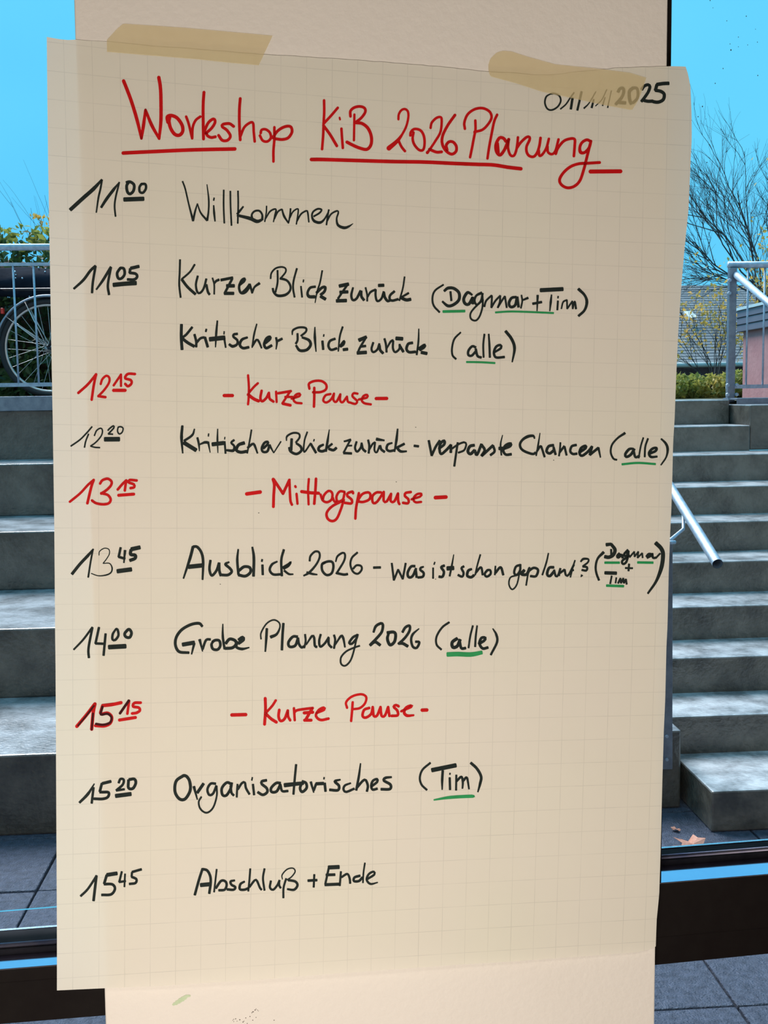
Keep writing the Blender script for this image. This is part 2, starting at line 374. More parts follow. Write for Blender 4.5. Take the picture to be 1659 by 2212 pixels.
def window(name, label, x0, x1, pxa, pxb, rows, stile):
    """rows: pixel rows (ya, yb) read at pixel columns pxa, pxb of: glass foot, bead, ledge back, ledge front, seam, bottom"""
    w = empty(name, ((x0 + x1) / 2, YG, 0)); tag(w, label, kind='structure'); w['kind'] = 'structure'
    inv = Matrix.Translation(-Vector(w.location))
    YF = YG - 0.075                                          # face of the frame on the room side
    def line(key, Y):                                        # straight line through two seen points, at x0 and x1
        ya, yb = rows[key]; a = at_Y(pxa, ya, Y); b = at_Y(pxb, yb, Y)
        s = (b.z - a.z) / (b.x - a.x); s *= 0.35             # the frame itself is nearly level
        mid = (a.z + b.z) / 2; mx_ = (a.x + b.x) / 2
        return mid + s * (x0 - mx_), mid + s * (x1 - mx_)
    F = line('front', YF); B = line('bottom', YF); S = line('seam', YF)
    def bar(nm, m, ya, yb, top, bot, bevel=0.0):
        o = MB().hexa([(x0, ya, bot[0]), (x1, ya, bot[1]), (x1, yb, bot[1]), (x0, yb, bot[0]),
                       (x0, ya, top[0]), (x1, ya, top[1]), (x1, yb, top[1]), (x0, yb, top[0])])
        o.v = [tuple(inv @ Vector(v)) for v in o.v]
        return o.build(nm, m, w, bevel=bevel)
    dn = lambda t, d: (t[0] - d, t[1] - d)
    # ledge depth from its seen back edge
    yb_ = (rows['back'][0] + rows['back'][1]) / 2; pm = (pxa + pxb) / 2
    pf = at_Y(pm, (rows['front'][0] + rows['front'][1]) / 2, YF); zb = pf.z
    LB = at_Z(pm, yb_, zb).y
    LB = min(LB, YG - 0.02)
    bar('upper_rail', M['frame'], YF, YG - .004, dn(F, .001), S, 0.0012)
    bar('lower_rail', M['frame'], YF + .004, YG + .03, dn(S, .0008), B, 0.0012)
    bar('ledge', M['ledge'], YF - .0006, LB, F, dn(F, .0012), 0.0003)
    bar('gasket', M['gasket'], LB + .0005, YG - .003, (F[0] + .006, F[1] + .006), dn(F, .004))
    zt = at_Y(pm, sum(rows['glass']) / 2, YG - .003).z - zb
    bar('glazing_gasket', M['gasket'], YG - .0125, YG - .003, (F[0] + zt, F[1] + zt), F)
    t = MB().tube([(x0 - w.location.x, LB + .008 - YG, F[0] + .0065), (x1 - w.location.x, LB + .008 - YG, F[1] + .0065)], .0035, 10)
    t.build('glazing_bead', M['bead'], w, smooth=True)
    bar('spacer', M['spacer'], YG + .008, YG + .012, (F[0] + zt + .0012, F[1] + zt + .0012), (F[0] + zt - .001, F[1] + zt - .001))
    o = MB().box((x0 - w.location.x, -.0015, F[0] + .003), (x1 - w.location.x, .0015, Z1 - .06)).build('glass_pane', M['glass'], w)
    o = MB().box((x0 - w.location.x, .005, 0.04), (x1 - w.location.x, .008, min(B) + .004)).build('glass_pane', M['glass'], w)
    MB().box((x0 - w.location.x, YF - YG, Z1 - .07), (x1 - w.location.x, .03, Z1)).build('top_rail', M['frame'], w)
    MB().box((x0 - w.location.x, YF - YG, 0), (x1 - w.location.x, .03, .045)).build('sill_rail', M['frame'], w)
    s0, s1 = stile
    MB().box((s0 - w.location.x, YF - YG + .006, max(S)), (s1 - w.location.x, .03, Z1 - .07)).build('stile', M['frame'], w, bevel=0.001)
    return w
win1 = window('window_1', 'window left of the white wall strip, dark frame with a pale blue ledge', RX0, XL0 + .05, 0, 123,
       dict(glass=(2021, 2016), bead=(2051, 2047), back=(2063, 2057.5), front=(2092, 2084.5), seam=(2124, 2116), bottom=(2216, 2209)),
       (XL0 + .03, XL0 + .05))
sx = at_Y(1452, 0, YG - .069).x
win2 = window('window_2', 'window right of the white wall strip, dark frame with a pale blue ledge', XR0 - .05, RX1, 1433, 1659,
       dict(glass=(1842, 1826), bead=(1862, 1845), back=(1870, 1853), front=(1905.5, 1888), seam=(2024, 2005), bottom=(2089, 2064)),
       (XR0 - .05, sx))
# rain drops on the outer side of the right window pane
dm = MB()
for (x, y, r) in [(1579,108,1.6),(1577,95,1),(1595,80,1),(1612,35,1.2),(1570,45,1),(1534,1,1.2),(1636,91,1),(1595,101,.9),(1562,148,1.2),(1545,180,1.2),(1637,163,1.2),(1517.5,230,1.5),(1508,252,1.3),(1527,351,1.4),(1525,257,.8),(1578,268,.8),(1540,396,.9),(1615,97,.9),(1632,63,.8),(1540,17,.8),(1633,580,1),(1520,930,1),(1503,1062,1.2),(1629,1140,1.2),(1510,1440,1.2),(1620,1837,1)]:
    p = at_Y(x, y, YG + .0022); dm.ball((p.x - win2.location.x, p.y - YG, p.z), r * .00046, 1, .45, 1.3)
tag(dm.build('rain_drops', M['tyre'], win2, smooth=True), 'tiny dark specks and drops on the glass', kind='stuff')

# ------------------------------------------------------------------ pavement outside
pav = empty('pavement', (0, 0, 0), SROT); tag(pav, 'grey square paving slabs between the window and the steps', kind='structure')
MB().box((-7, 1.0, -.12), (7, 4.5, -.028)).build('bedding', M['joint'], pav)
SW, SD = 0.49, 0.435
pj = SI @ at_Z(1591, 2172.5, 0)
slab_me = None
for j in range(-4, 5):
    y0 = pj.y + j * SD
    if y0 < 1.32 or y0 + .01 > 4.1: continue
    shift = 0.0 if j < 3 else 0.16
    for i in range(-9, 8):
        x0 = pj.x + i * SW + shift
        if slab_me is None:
            b = MB().box((.004, .004, -.03), (SW - .004, SD - .004, 0)); o = b.build('slab', M['slab'], pav, bevel=.004); slab_me = o.data
        else:
            o = bpy.data.objects.new('slab', slab_me); link(o, pav)
            mm = o.modifiers.new('bevel', 'BEVEL'); mm.width = .004; mm.segments = 2
        o.location = (x0, y0, rnd.uniform(-.002, .001))
        o.rotation_euler = (rnd.uniform(-.002, .002), rnd.uniform(-.002, .002), 0)

# ------------------------------------------------------------------ concrete steps
KY = [3.72] + [4.13 + .33 * i for i in range(10)]                   # front edges of the right-hand flight
KZ = [.15 * (i + 1) for i in range(11)]
XS0 = at_S(1450, 1300, KY[1]).x                            # left end of the flight
XB = at_S(1538, 1710, KY[0]).x
XTOP = at_S(1621, 925, KY[8]).x
YEND = KY[-1] + .1
st = empty('concrete_steps', SM @ Vector((XS0 + .8, KY[0], 0)), SROT)
tag(st, 'flight of pale wet concrete steps rising behind the right window', 'steps')
ox, oy = XS0 + .8, KY[0]
def sbox(a, b, ox=ox, oy=oy):
    return MB().box((a[0] - ox, a[1] - oy, a[2]), (b[0] - ox, b[1] - oy, b[2]))
for k in range(10):
    xl = XB if k == 0 else XS0
    xr = 3.4
    if k == 8: xr = XTOP
    if k == 9: xr = at_S(1576, 870, KY[9]).x
    yb = KY[k + 1] + .02
    z0 = 0 if k < 2 else KZ[k - 2] + .02
    b = sbox((xl, KY[k], z0), (xr, yb if k < 9 else YEND, KZ[k]))
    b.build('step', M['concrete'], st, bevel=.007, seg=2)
# wall at the right of the upper steps
rw = MB().box((XTOP + .004, KY[8] + .012, KZ[7] + .003), (3.6, KY[9] + .28, 1.470))
rw.v = [(v[0], v[1], v[2]) for v in rw.v]
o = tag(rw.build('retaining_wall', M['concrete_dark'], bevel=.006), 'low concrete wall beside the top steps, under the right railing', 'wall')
o.rotation_euler.z = SROT
# the tall seating steps on the left
YL = [3.96, 4.74, 5.72, 6.50]
ZL = [.30, .60, .90, 1.20]
se = empty('seating_steps', SM @ Vector((-1.0, YL[0], 0)), SROT)
tag(se, 'tall dark concrete seating steps behind the left window', 'steps')
for k in range(4):
    b = MB().box((-4.6 + 1, YL[k] - YL[0], 0 if k == 0 else ZL[k - 1] - .0), (XS0 - .012 + 1, (YL[k + 1] if k < 3 else 7.0) + .02 - YL[0], ZL[k]))
    if k == 0: b.f = b.f
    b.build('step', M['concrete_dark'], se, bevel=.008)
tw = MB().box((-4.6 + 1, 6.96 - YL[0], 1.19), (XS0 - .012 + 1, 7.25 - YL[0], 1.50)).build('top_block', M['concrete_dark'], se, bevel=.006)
# upper terrace
t = MB().box((-14, 7.0, 1.2), (16, 40, 1.49)).build('terrace_ground', M['soil']); t.rotation_euler.z = SROT
tag(t, 'planted ground of the upper level beyond the steps', kind='structure')

# ------------------------------------------------------------------ railings and handrails
def srail(name, label, x0, x1, y, ztop, zbot, bars, posts, diag=None, mid=None, zmid=None):
    r = empty(name, SM @ Vector(((x0 + x1) / 2, y, zbot)), SROT); tag(r, label, 'railing')
    ox = (x0 + x1) / 2
    T = lambda nm, a, b, rad, m=M['galv']: MB().tube([(a[0] - ox, a[1] - y, a[2] - zbot), (b[0] - ox, b[1] - y, b[2] - zbot)], rad, 12).build(nm, m, r, smooth=True)
    T('top_rail', (x0, y, ztop), (x1, y, ztop), .021)
    zl = zbot + .10
    MB().box((x0 - ox, -.006, zl - zbot - .012), (x1 - ox, .006, zl - zbot + .012)).build('lower_bar', M['galv'], r)
    if zmid: MB().box((x0 - ox, -.006, zmid - zbot - .010), (x1 - ox, .006, zmid - zbot + .010)).build('upper_bar', M['galv'], r)
    for b in [q for q in bars if x0 + .02 < q < x1 - .02]:
        MB().tube([(b - ox, 0, zl - zbot), (b - ox, 0, (zmid or ztop) - zbot)], .0065, 8).build('baluster', M['galv'], r, smooth=True)
    for p in posts:
        po = MB().box((p - ox - .024, -.03, 0), (p - ox + .024, .01, ztop - zbot - .02)).build('post', M['galv_dark'], r, bevel=.004)
        for zz in (.05, .11, ztop - zbot - .10, ztop - zbot - .18):
            for s in (-1, 1):
                MB().tube([(p - ox + s * .030, -.032, zz), (p - ox + s * .030, -.052, zz)], .011, 6).build('bolt', M['galv'], po)
    c = MB(); c.box((x0 - ox, -.19, -.06), (x1 - ox, -.18, .028)); c.box((x0 - ox, -.18, .016), (x1 - ox, .05, .028))
    c.build('base_channel', M['galv_dark'], r, bevel=.003)
    return r, ox
YR = 7.12
lx1 = at_S(300, 700, YR).x
b0 = at_S(34, 700, YR).x; bs_ = at_S(78, 700, YR).x - b0
zt = at_S(50, 534, YR).z; zb = at_S(50, 866, YR).z; zmid = at_S(50, 571, YR).z
srail('railing', 'galvanised railing with upright bars in front of the bicycle', -4.4, lx1 + 1.2, YR, zt, zb,
      [b0 + bs_ * i for i in range(-24, 22)], [-3.9, lx1 + 1.17], zmid=zmid)
YR2 = 6.98
rx0 = at_S(1577, 700, YR2).x
zt2 = at_S(1600, 572, YR2).z; zb2 = at_S(1600, 869, YR2).z
bb = at_S(1614, 700, YR2).x; bd = at_S(1650, 700, YR2).x - bb
r2, ox2 = srail('railing', 'short galvanised railing with bolted post at the top of the right steps', rx0 - .02, at_S(1770, 700, YR2).x, YR2, zt2, zb2,
      [bb + bd * i for i in range(0, 4)], [rx0 + .005])

def handrail(name, label, a, b, rad=.021):
    mid = (Vector(a) + Vector(b)) / 2
    r = empty(name, mid); tag(r, label, 'handrail')
    o = MB().tube([Vector(a) - mid, Vector(b) - mid], rad, 20, cap=False)
    o2 = MB().tube([Vector(b) - mid, Vector(a) - mid], rad * .9, 20, cap=False)
    n = len(o.v); o.v += o2.v; o.f += [tuple(i + n for i in f) for f in o2.f]
    o.build('tube', M['galv'], r, smooth=True)
    return r, mid
a = at_D(1550, 1218, 4.35); b = at_D(1400, 974, 5.43); d = (b - a)
h1, hm = handrail('handrail', 'galvanised tube handrail ending above the lower right steps', a, b + d * 1.1)
# bracket and bolted flat post that carry it
p0 = at_D(1476, 1108, 4.80); p1 = at_D(1476, 1143, 4.76); p2 = at_D(1446, 1168, 4.4)
MB().tube([p0 - hm, p1 - hm, p2 - hm], .007, 8).build('bracket', M['galv'], h1, smooth=True)
pt = at_D(1447, 1170, 4.36); pb = at_D(1441, 1662, 4.02)
X = pt - hm
w_ = .017
yy = 4.02
q = at_D(1446, 1172, yy + .03); q2 = at_D(1441, 1662, yy)
fl = MB().hexa([(q2 - hm) + RGT * -.03 , (q2 - hm) + RGT * .02, (q2 - hm) + RGT * .02 + FWD * .006, (q2 - hm) + RGT * -.03 + FWD * .006,
                (q - hm) + RGT * -.03, (q - hm) + RGT * .012, (q - hm) + RGT * .012 + FWD * .006, (q - hm) + RGT * -.03 + FWD * .006])
fo = fl.build('flat_post', M['galv_dark'], h1, bevel=.001)
for py in (1590, 1640):
    c = at_D(1440, py, yy - .004) - hm
    MB().tube([c, c - FWD * .008], .006, 8).build('bolt', M['galv'], fo)
MB().tube([at_D(1440, 1172, yy) - hm, at_D(1458, 1171, yy + .02) - hm], .007, 8).build('bolt', M['galv'], fo, smooth=True)
a = at_D(1588, 592, 7.15); b = at_D(1665, 658, 6.35); d = b - a
q0 = SM @ Vector((ox2, YR2, 0)); q0.z = zb2
MB().tube([SI @ (a - q0), SI @ (b + d * .6 - q0)], .021, 16).build('sloping_rail', M['galv'], r2, smooth=True)

# ------------------------------------------------------------------ bicycle behind the left railing
BY = 7.42
hub = at_S(107, 752.5, BY)
bk = empty('bicycle', SM @ Vector((hub.x, BY, 1.50)), SROT)
tag(bk, 'black bicycle parked behind the left railing, spoked rear wheel and red reflector showing', 'bicycle')
AX = Vector((0, 1, 0))
RIM = (at_S(107, 655, BY).z - hub.z)
TY = RIM + .028
def wheel(c, parent):
    t = MB().torus(c, AX, TY - .018, .020, 56, 8).build('tyre', M['tyre'], parent, smooth=True)
    r = MB().torus(c, AX, RIM - .010, .011, 56, 6).build('rim', M['rim'], parent, smooth=True)
    MB().tube([c - AX * .045, c + AX * .045], .022, 14).build('hub', M['rim'], parent, smooth=True)
    sm_ = None
    for i in range(28):
        a = 2 * pi * i / 28
        if sm_ is None:
            sm_ = MB().tube([(0.02, -.03, 0), (0.0, 0, RIM - .015)], .0016, 4).build('spoke', M['rim'], parent)
            o = sm_
        else:
            o = bpy.data.objects.new('spoke', sm_.data); link(o, parent)
        o.location = c; o.rotation_euler = (0, a, 0)
        if i % 2: o.scale = (-1, -1, 1)
hz = hub.z - 1.50
c0 = Vector((0, 0, hz)); wheel(c0, bk)
c1 = Vector((1.08, 0, hz)); wheel(c1, bk)
def guard(c, a0, a1):
    g = MB(); R = TY + .022; n = 36
    for i in range(n + 1):
        a = a0 + (a1 - a0) * i / n; rad = Vector((sin(a), 0, cos(a)))
        for (dy, dr) in ((-.028, -.012), (-.02, 0), (0, .005), (.02, 0), (.028, -.012)):
            g.v.append(tuple(c + rad * (R + dr) + Vector((0, dy, 0))))
    for i in range(n):
        for k in range(4):
            q = i * 5 + k; g.f.append((q, q + 1, q + 6, q + 5))
    o = g.build('mudguard', M['galv_dark'], bk, smooth=True); m = o.modifiers.new('solid', 'SOLIDIFY'); m.thickness = .002
guard(c0, radians(-80), radians(40)); guard(c1, radians(-60), radians(60))
ref = at_S(7, 672, BY)
MB().box((ref.x - hub.x - .012, -.02, ref.z - 1.5 - .018), (ref.x - hub.x + .004, .02, ref.z - 1.5 + .018)).build('reflector', M['red'], bk, bevel=.003)
T = lambda nm, a, b, r, m=M['bike']: MB().tube([a, b], r, 10).build(nm, m, bk, smooth=True)
seat_top = Vector((.33, 0, hz + .52)); bb_ = Vector((.45, 0, hz - .06)); head = Vector((.92, 0, hz + .50)); headb = Vector((.96, 0, hz + .34))
for s in (-1, 1):
    o = Vector((0, s * .055, 0))
    T('seat_stay', c0 + o, seat_top + o * .3 - Vector((0, 0, .05)), .009)
    T('chain_stay', c0 + o, bb_ + o * .4, .010)
    T('fork_blade', headb + o * .8, c1 + o, .011)
    T('guard_stay', c0 + o, c0 + Vector((sin(radians(-52)), 0, cos(radians(-52)))) * (TY + .02) + o * .4, .0035, M['rim'])
    T('guard_stay', c0 + o, c0 + Vector((sin(radians(-25)), 0, cos(radians(-25)))) * (TY + .02) + o * .4, .0035, M['rim'])
T('seat_tube', bb_, seat_top + Vector((-.03, 0, .12)), .016); T('down_tube', bb_, headb, .018); T('top_tube', seat_top - Vector((0, 0, .06)), head, .016)
T('head_tube', head + Vector((-.01, 0, .05)), headb, .02); T('handlebar_stem', head, head + Vector((-.03, 0, .18)), .013)
hb = MB().tube([head + Vector((-.25, -.28, .19)), head + Vector((-.08, -.22, .2)), head + Vector((-.03, 0, .18)), head + Vector((-.08, .22, .2)), head + Vector((-.25, .28, .19))], .012, 8)
hb.build('handlebar', M['rim'], bk, smooth=True)
sd = MB().ball(seat_top + Vector((-.06, 0, .15)), .13, 1.05, .62, .25, 12, 8); sd.build('saddle', M['tyre'], bk, smooth=True)
ck = MB().torus(bb_ + Vector((0, -.05, 0)), AX, .09, .006, 32, 6); ck.build('chainring', M['rim'], bk)
T('crank', bb_ + Vector((0, -.07, 0)), bb_ + Vector((.12, -.07, -.12)), .009, M['rim'])
cr_ = MB(); 
for s in (-.05, 0, .05): cr_.tube([(-.28, s, hz + TY + .06), (.26, s, hz + TY + .06)], .005, 6)
cr_.build('carrier', M['bike'], bk)

# dark wet tarpaulin over stacked things behind the bicycle
ty = 7.95
zA = at_S(50, 574, ty).z; zB = at_S(50, 648, ty).z
tp = MB(); nx, nz = 60, 16; xa, xb = -4.2, at_S(420, 600, ty).x
for i in range(nx + 1):
    for k in range(nz + 1):
        u = i / nx; v = k / nz
        x = xa + (xb - xa) * u
        sag = .015 * sin(u * 31) + .012 * sin(u * 57 + 1)
        ang = v * pi * .72
        y = ty - .16 * sin(ang) + .01 * sin(u * 40 + v * 3); z = zB + (zA - zB + sag * .6) * (1 - v) ** .8 + .012 * sin(u * 25 + v * 5)
        tp.v.append((x, y + (0.35 if k == 0 else 0), z if k else zA + .01))
for i in range(nx):
    for k in range(nz):
        a = i * (nz + 1) + k; tp.f.append((a, a + 1, a + nz + 2, a + nz + 1))
to = tp.build('tarpaulin', M['tarp'], smooth=True); to.rotation_euler.z = SROT
m = to.modifiers.new('solid', 'SOLIDIFY'); m.thickness = .004
tag(to, 'dark wet tarpaulin beaded with rain above the bicycle wheel', 'tarpaulin')
dr = MB()
for i in range(130):
    u = rnd.uniform(0, 1); x = xa + (xb - xa) * (.2 + .6 * u); k = rnd.choice([.1, .3, .35, .55, .97, .97])
    v = k; z = zB + (zA - zB) * (1 - v) ** .8 + rnd.uniform(-.01, .01)
    y = ty - .16 * sin(v * pi * .72) - .012
    dr.ball((x, y, z), rnd.uniform(.003, .0075), seg=6, rings=4)
dr.build('rain_drops', M['water'], to, smooth=True)['kind'] = 'stuff'

# ------------------------------------------------------------------ planting, trees, houses
def leaves(mb, centers, n, size, rr):
    """n small folded leaves scattered round the ellipsoids (c, rx, ry, rz)"""
    tot = sum(c[1] * c[3] for c in centers)
    for c, rx, ry, rz in centers:
        for _ in range(max(1, int(n * rx * rz / tot))):
            a = rr.uniform(0, 2*pi); b = math.acos(rr.uniform(-1, 1)); q = rr.uniform(.7, 1.05)
            p = Vector((c[0] + rx*q*sin(b)*cos(a), c[1] + ry*q*sin(b)*sin(a), c[2] + rz*q*cos(b)))
            u = Vector((rr.gauss(0, 1), rr.gauss(0, 1), rr.gauss(0, 1))).normalized()
            w = u.cross(Vector((rr.gauss(0, 1), rr.gauss(0, 1), rr.gauss(0, 1)))).normalized()
            s = size * rr.uniform(.6, 1.3); nrm = u.cross(w)
            k = len(mb.v)
            mb.v += [tuple(p - u*s), tuple(p + w*s*.55 + nrm*s*.2), tuple(p + u*s), tuple(p - w*s*.55 + nrm*s*.2)]
            mb.f += [(k, k+1, k+2), (k, k+2, k+3)]
    return mb
# left hedge
lh = empty('hedge', SM @ Vector((-2.2, 8.6, 1.49)), SROT); tag(lh, 'dark ivy hedge with a few yellow leaves behind the left railing', 'hedge')
hc = []
ztop = at_S(50, 500, 8.6).z - 1.49
for i in range(46):
    x = -2.6 + 4.6 * i / 45
    hc.append(((x, rnd.uniform(-.2, .1), .45), .28, .3, .5))
    hc.append(((x, rnd.uniform(0, .3), ztop - .30 + rnd.uniform(-.05, .05)), .24, .3, .26))
core = MB()
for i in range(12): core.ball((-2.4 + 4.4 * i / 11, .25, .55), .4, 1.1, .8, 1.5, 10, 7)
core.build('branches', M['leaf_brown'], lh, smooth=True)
hc += [((-2.6 + i * .2, -.62 + rnd.uniform(-.1, .1), .22 + rnd.uniform(-.1, .2)), .2, .15, .28) for i in range(22)]
o = leaves(MB(), hc, 17000, .038, rnd).build('foliage', M['leaf_dark'], lh); o['kind'] = 'stuff'
o = leaves(MB(), [((x_, 0, ztop - .08 + rnd.uniform(-.04, .08)), .16, .2, .10) for x_ in [-2.4 + i * .23 for i in range(19)]], 1500, .034, rnd).build('foliage', M['leaf_green'], lh); o['kind'] = 'stuff'

class Tree:
    def __init__(s, rr): s.mb = MB(); s.tips = []; s.r = rr
    def grow(s, p, d, L, rad, lev, spread=.5, up=.12, nseg=5, kids=4, pull=None):
        pts = [p.copy()]; dd = d.normalized()
        for i in range(nseg):
            dd = (dd + Vector((s.r.gauss(0, .10), s.r.gauss(0, .10), s.r.gauss(0, .08) + up * .25))).normalized()
            p = p + dd * (L / nseg); pts.append(p.copy())
        s.mb.tube(pts, rad, 5 if lev < 2 else 3, cap=False, r2=rad * .45)
        s.tips.append(pts[-1])
        if lev <= 0: return
        for k in range(kids):
            t = s.r.uniform(.25, 1.0); i = min(int(t * nseg), nseg - 1); q = pts[i].lerp(pts[i + 1], t * nseg - i if t < 1 else 1)
            ax = Vector((s.r.gauss(0, 1), s.r.gauss(0, 1) * .6, s.r.gauss(0, 1))); nd = (dd + ax.normalized() * spread * 1.2).normalized()
            s.grow(q, nd, L * s.r.uniform(.5, .72), rad * .5, lev - 1, spread, up, nseg, kids)
def leafy(tips, n, size, spread, rr):
    mb = MB()
    for _ in range(n):
        c = rr.choice(tips); leaves(mb, [((c.x + rr.gauss(0, spread), c.y + rr.gauss(0, spread), c.z + rr.gauss(0, spread)), .01, .01, .01)], 1, size, rr)
    return mb
# big bare tree far right
rt = random.Random(11)
base = at_D(1650, 700, 14.0); base.z = 1.49
tr = empty('bare_tree', base); tag(tr, 'large bare autumn tree spreading against the sky at the right', 'tree')
tk = MB().tube([(0, 0, 0), (.02, 0, .6), (-.03, 0, 1.25)], .11, 10, r2=.08).build('trunk', M['bark'], tr, smooth=True)
T1 = Tree(rt); o3 = Vector((-.03, 0, 1.2))
for tx, tyy, Lf in ((1500, 505, 1.0), (1520, 470, 1.0), (1552, 425, 1.0), (1600, 412, 1.0), (1640, 420, 1.0), (1690, 430, 1), (1740, 480, 1), (1530, 560, .95), (1497, 580, .9)):
    g = at_D(tx, tyy, 14.0 + rt.uniform(-.5, .5)) - base - o3
    T1.grow(o3.copy(), g, g.length * Lf, .014, 3, spread=.40, up=.05, nseg=6, kids=5)
o = T1.mb.build('branches', M['bark'], tr); o['kind'] = 'stuff'
# yellow leafed tree in front of the right tree
for (nm, lab, bx, D, tips_, nl, seed, lf) in (
    ('autumn_tree', 'small tree with orange leaves behind the right railing post', 1650, 10.6, ((1652, 578), (1656, 600), (1645, 592), (1640, 640), (1655, 630), (1690, 560), (1700, 620)), 420, 3, .024),
    ('autumn_tree', 'thin yellow leafed tree in front of the slate roof', 1545, 11.5, ((1510, 660), (1480, 700), (1535, 700), (1555, 690), (1478, 745), (1500, 720), (1590, 720), (1600, 745), (1570, 650)), 620, 5, .024),
    ('autumn_tree', 'thin twigs with orange leaves rising over the left hedge', 130, 9.2, ((24, 440), (60, 452), (100, 415), (95, 480), (108, 478), (85, 470)), 26, 9, .026)):
    rr = random.Random(seed)
    base = at_D(bx, 700, D); base.z = 1.49; e_ = empty(nm, base); tag(e_, lab, 'tree')
    T2 = Tree(rr); fork = Vector((0, 0, .05 if D > 10 else .9))
    MB().tube([(0, 0, 0), tuple(fork)], .03, 8, r2=.02).build('trunk', M['bark'], e_, smooth=True)
    tp_ = []
    for tx, tyy in tips_:
        g = at_D(tx, tyy, D + rr.uniform(-.3, .3)) - base - fork
        T2.tips = []; T2.grow(fork.copy(), g, g.length, .0022 if D < 10 else .006, 1 if D < 10 else 2, spread=.35, up=.02, nseg=6, kids=3 if D < 10 else 4)
        tp_ += T2.tips
        tp_ += [fork + g * t_ for t_ in (.6, .75, .88, 1.0)] if D > 10 else [fork + g]
    o = T2.mb.build('branches', M['bark'], e_); o['kind'] = 'stuff'
    tp_ = [t_ for t_ in tp_ if t_.z > .45]
    if seed == 3: tp_ = [t_ for t_ in tp_ if (t_ + base - EYE).dot(RGT) / (t_ + base - EYE).dot(FWD) > .332]
    if D < 10: tp_ = [at_D(x_, y_, D) - base for x_, y_ in ((92, 468), (98, 480), (85, 478), (88, 486), (104, 476), (78, 462), (70, 462), (92, 484))]
    o = leafy(tp_, nl, lf, .07 if D > 10 else .02, rr).build('foliage', M['leaf_yellow'], e_); o['kind'] = 'stuff'
# right hedge
rh = empty('hedge', SM @ Vector((2.6, 9.3, 1.49)), SROT); tag(rh, 'low clipped green and brown hedge below the slate roof', 'hedge')
zt_ = at_S(1500, 806, 9.3).z - 1.49
hc = [((-2.4 + i * .12, rnd.uniform(-.14, .04), zt_ * .5 + rnd.uniform(-.02, .02)), .12, .17, zt_ * .52) for i in range(36)]
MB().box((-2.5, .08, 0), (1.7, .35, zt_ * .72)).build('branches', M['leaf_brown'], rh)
o = leaves(MB(), hc, 12000, .025, rnd).build('foliage', M['leaf_green'], rh); o['kind'] = 'stuff'

# house with the slate roof
hs = empty('house', at_D(1540, 850, 16), -YAW); hs.location.z = 1.49; hc_ = Vector(hs.location)
tag(hs, 'low house with a large dark slate roof beyond the hedge', 'house')
HR = Matrix.Rotation(YAW, 3, 'Z')
def hp(px, py, D): return HR @ (at_D(px, py, D) - hc_)
e1, e2, e3, e4 = hp(1150, 800, 15), hp(1900, 786, 15), hp(1900, 628, 18.2), hp(1150, 606, 18.2)
zE = hp(1540, 783, 15).z; zR = hp(1540, 618, 18.2).z
e1.z = zE; e2.z = zE; e3.z = zR - .03; e4.z = zR + .05
N_ = 30
rf = MB()
for i in range(N_):                                         # overlapping courses of slates
    t0, t1 = i / N_, (i + 1.15) / N_
    a_, b_, c_, d_ = e1.lerp(e4, t0), e2.lerp(e3, t0), e2.lerp(e3, min(t1, 1)), e1.lerp(e4, min(t1, 1))
    up = Vector((0, -.25, 1)) * .009
    rf.hexa([a_, b_, c_, d_, a_ + up, b_ + up, c_ + up * .2, d_ + up * .2])
ro = rf.build('roof', M['roof'], hs)
sk = [hp(1470, 679, 16.6), hp(1485, 677, 16.6), hp(1499, 690, 16.4), hp(1484, 693, 16.4)]
MB().hexa([*[q - Vector((0, .12, -.0)) for q in sk], *[q - Vector((0, .17, -.03)) for q in sk]]).build('skylight', M['zinc'], ro)
MB().tube([e1 + Vector((0, -.06, -.03)), e2 + Vector((0, -.06, -.03))], .035, 8).build('gutter', M['gutter'], hs, smooth=True)
MB().hexa([(e1.x, e1.y + .15, 0), (e2.x, e2.y + .15, 0), (e3.x, e3.y, 0), (e4.x, e4.y, 0), (e1.x, e1.y + .15, zE - .02), (e2.x, e2.y + .15, zE - .02), (e3.x, e3.y, zR - .1), (e4.x, e4.y, zR - .02)]).build('wall', M['darkwall'], hs)
# flat roofed annex on the right
ah = empty('annex', at_D(1600, 850, 9.0), -YAW); ah.location.z = 1.49; ac = Vector(ah.location)
tag(ah, 'flat roofed annex with grey fascia and pinkish wall behind the right railing', 'building')
def ap(px, py, D): return HR @ (at_D(px, py, D) - ac)
f0 = ap(1592, 672, 9.0); f1 = ap(1592, 718, 9.0); w0 = ap(1606, 718, 8.95)
MB().box((f0.x, -3.0, f1.z), (f0.x + 4, 0, f0.z)).build('fascia', M['fascia'], ah, bevel=.004)
for k in (.33, .66):
    MB().box((f0.x - .004, -3.0, f1.z + (f0.z - f1.z) * k - .003), (f0.x + .001, 0, f1.z + (f0.z - f1.z) * k + .003)).build('board_joint', M['gasket'], ah)
MB().box((f0.x - .012, -3.0, f0.z), (f0.x + 4, .012, f0.z + .022)).build('roof_edge', M['zinc'], ah)
MB().box((w0.x, -2.9, -.01), (w0.x + 3.8, -.05, f1.z)).build('wall', M['pink'], ah)

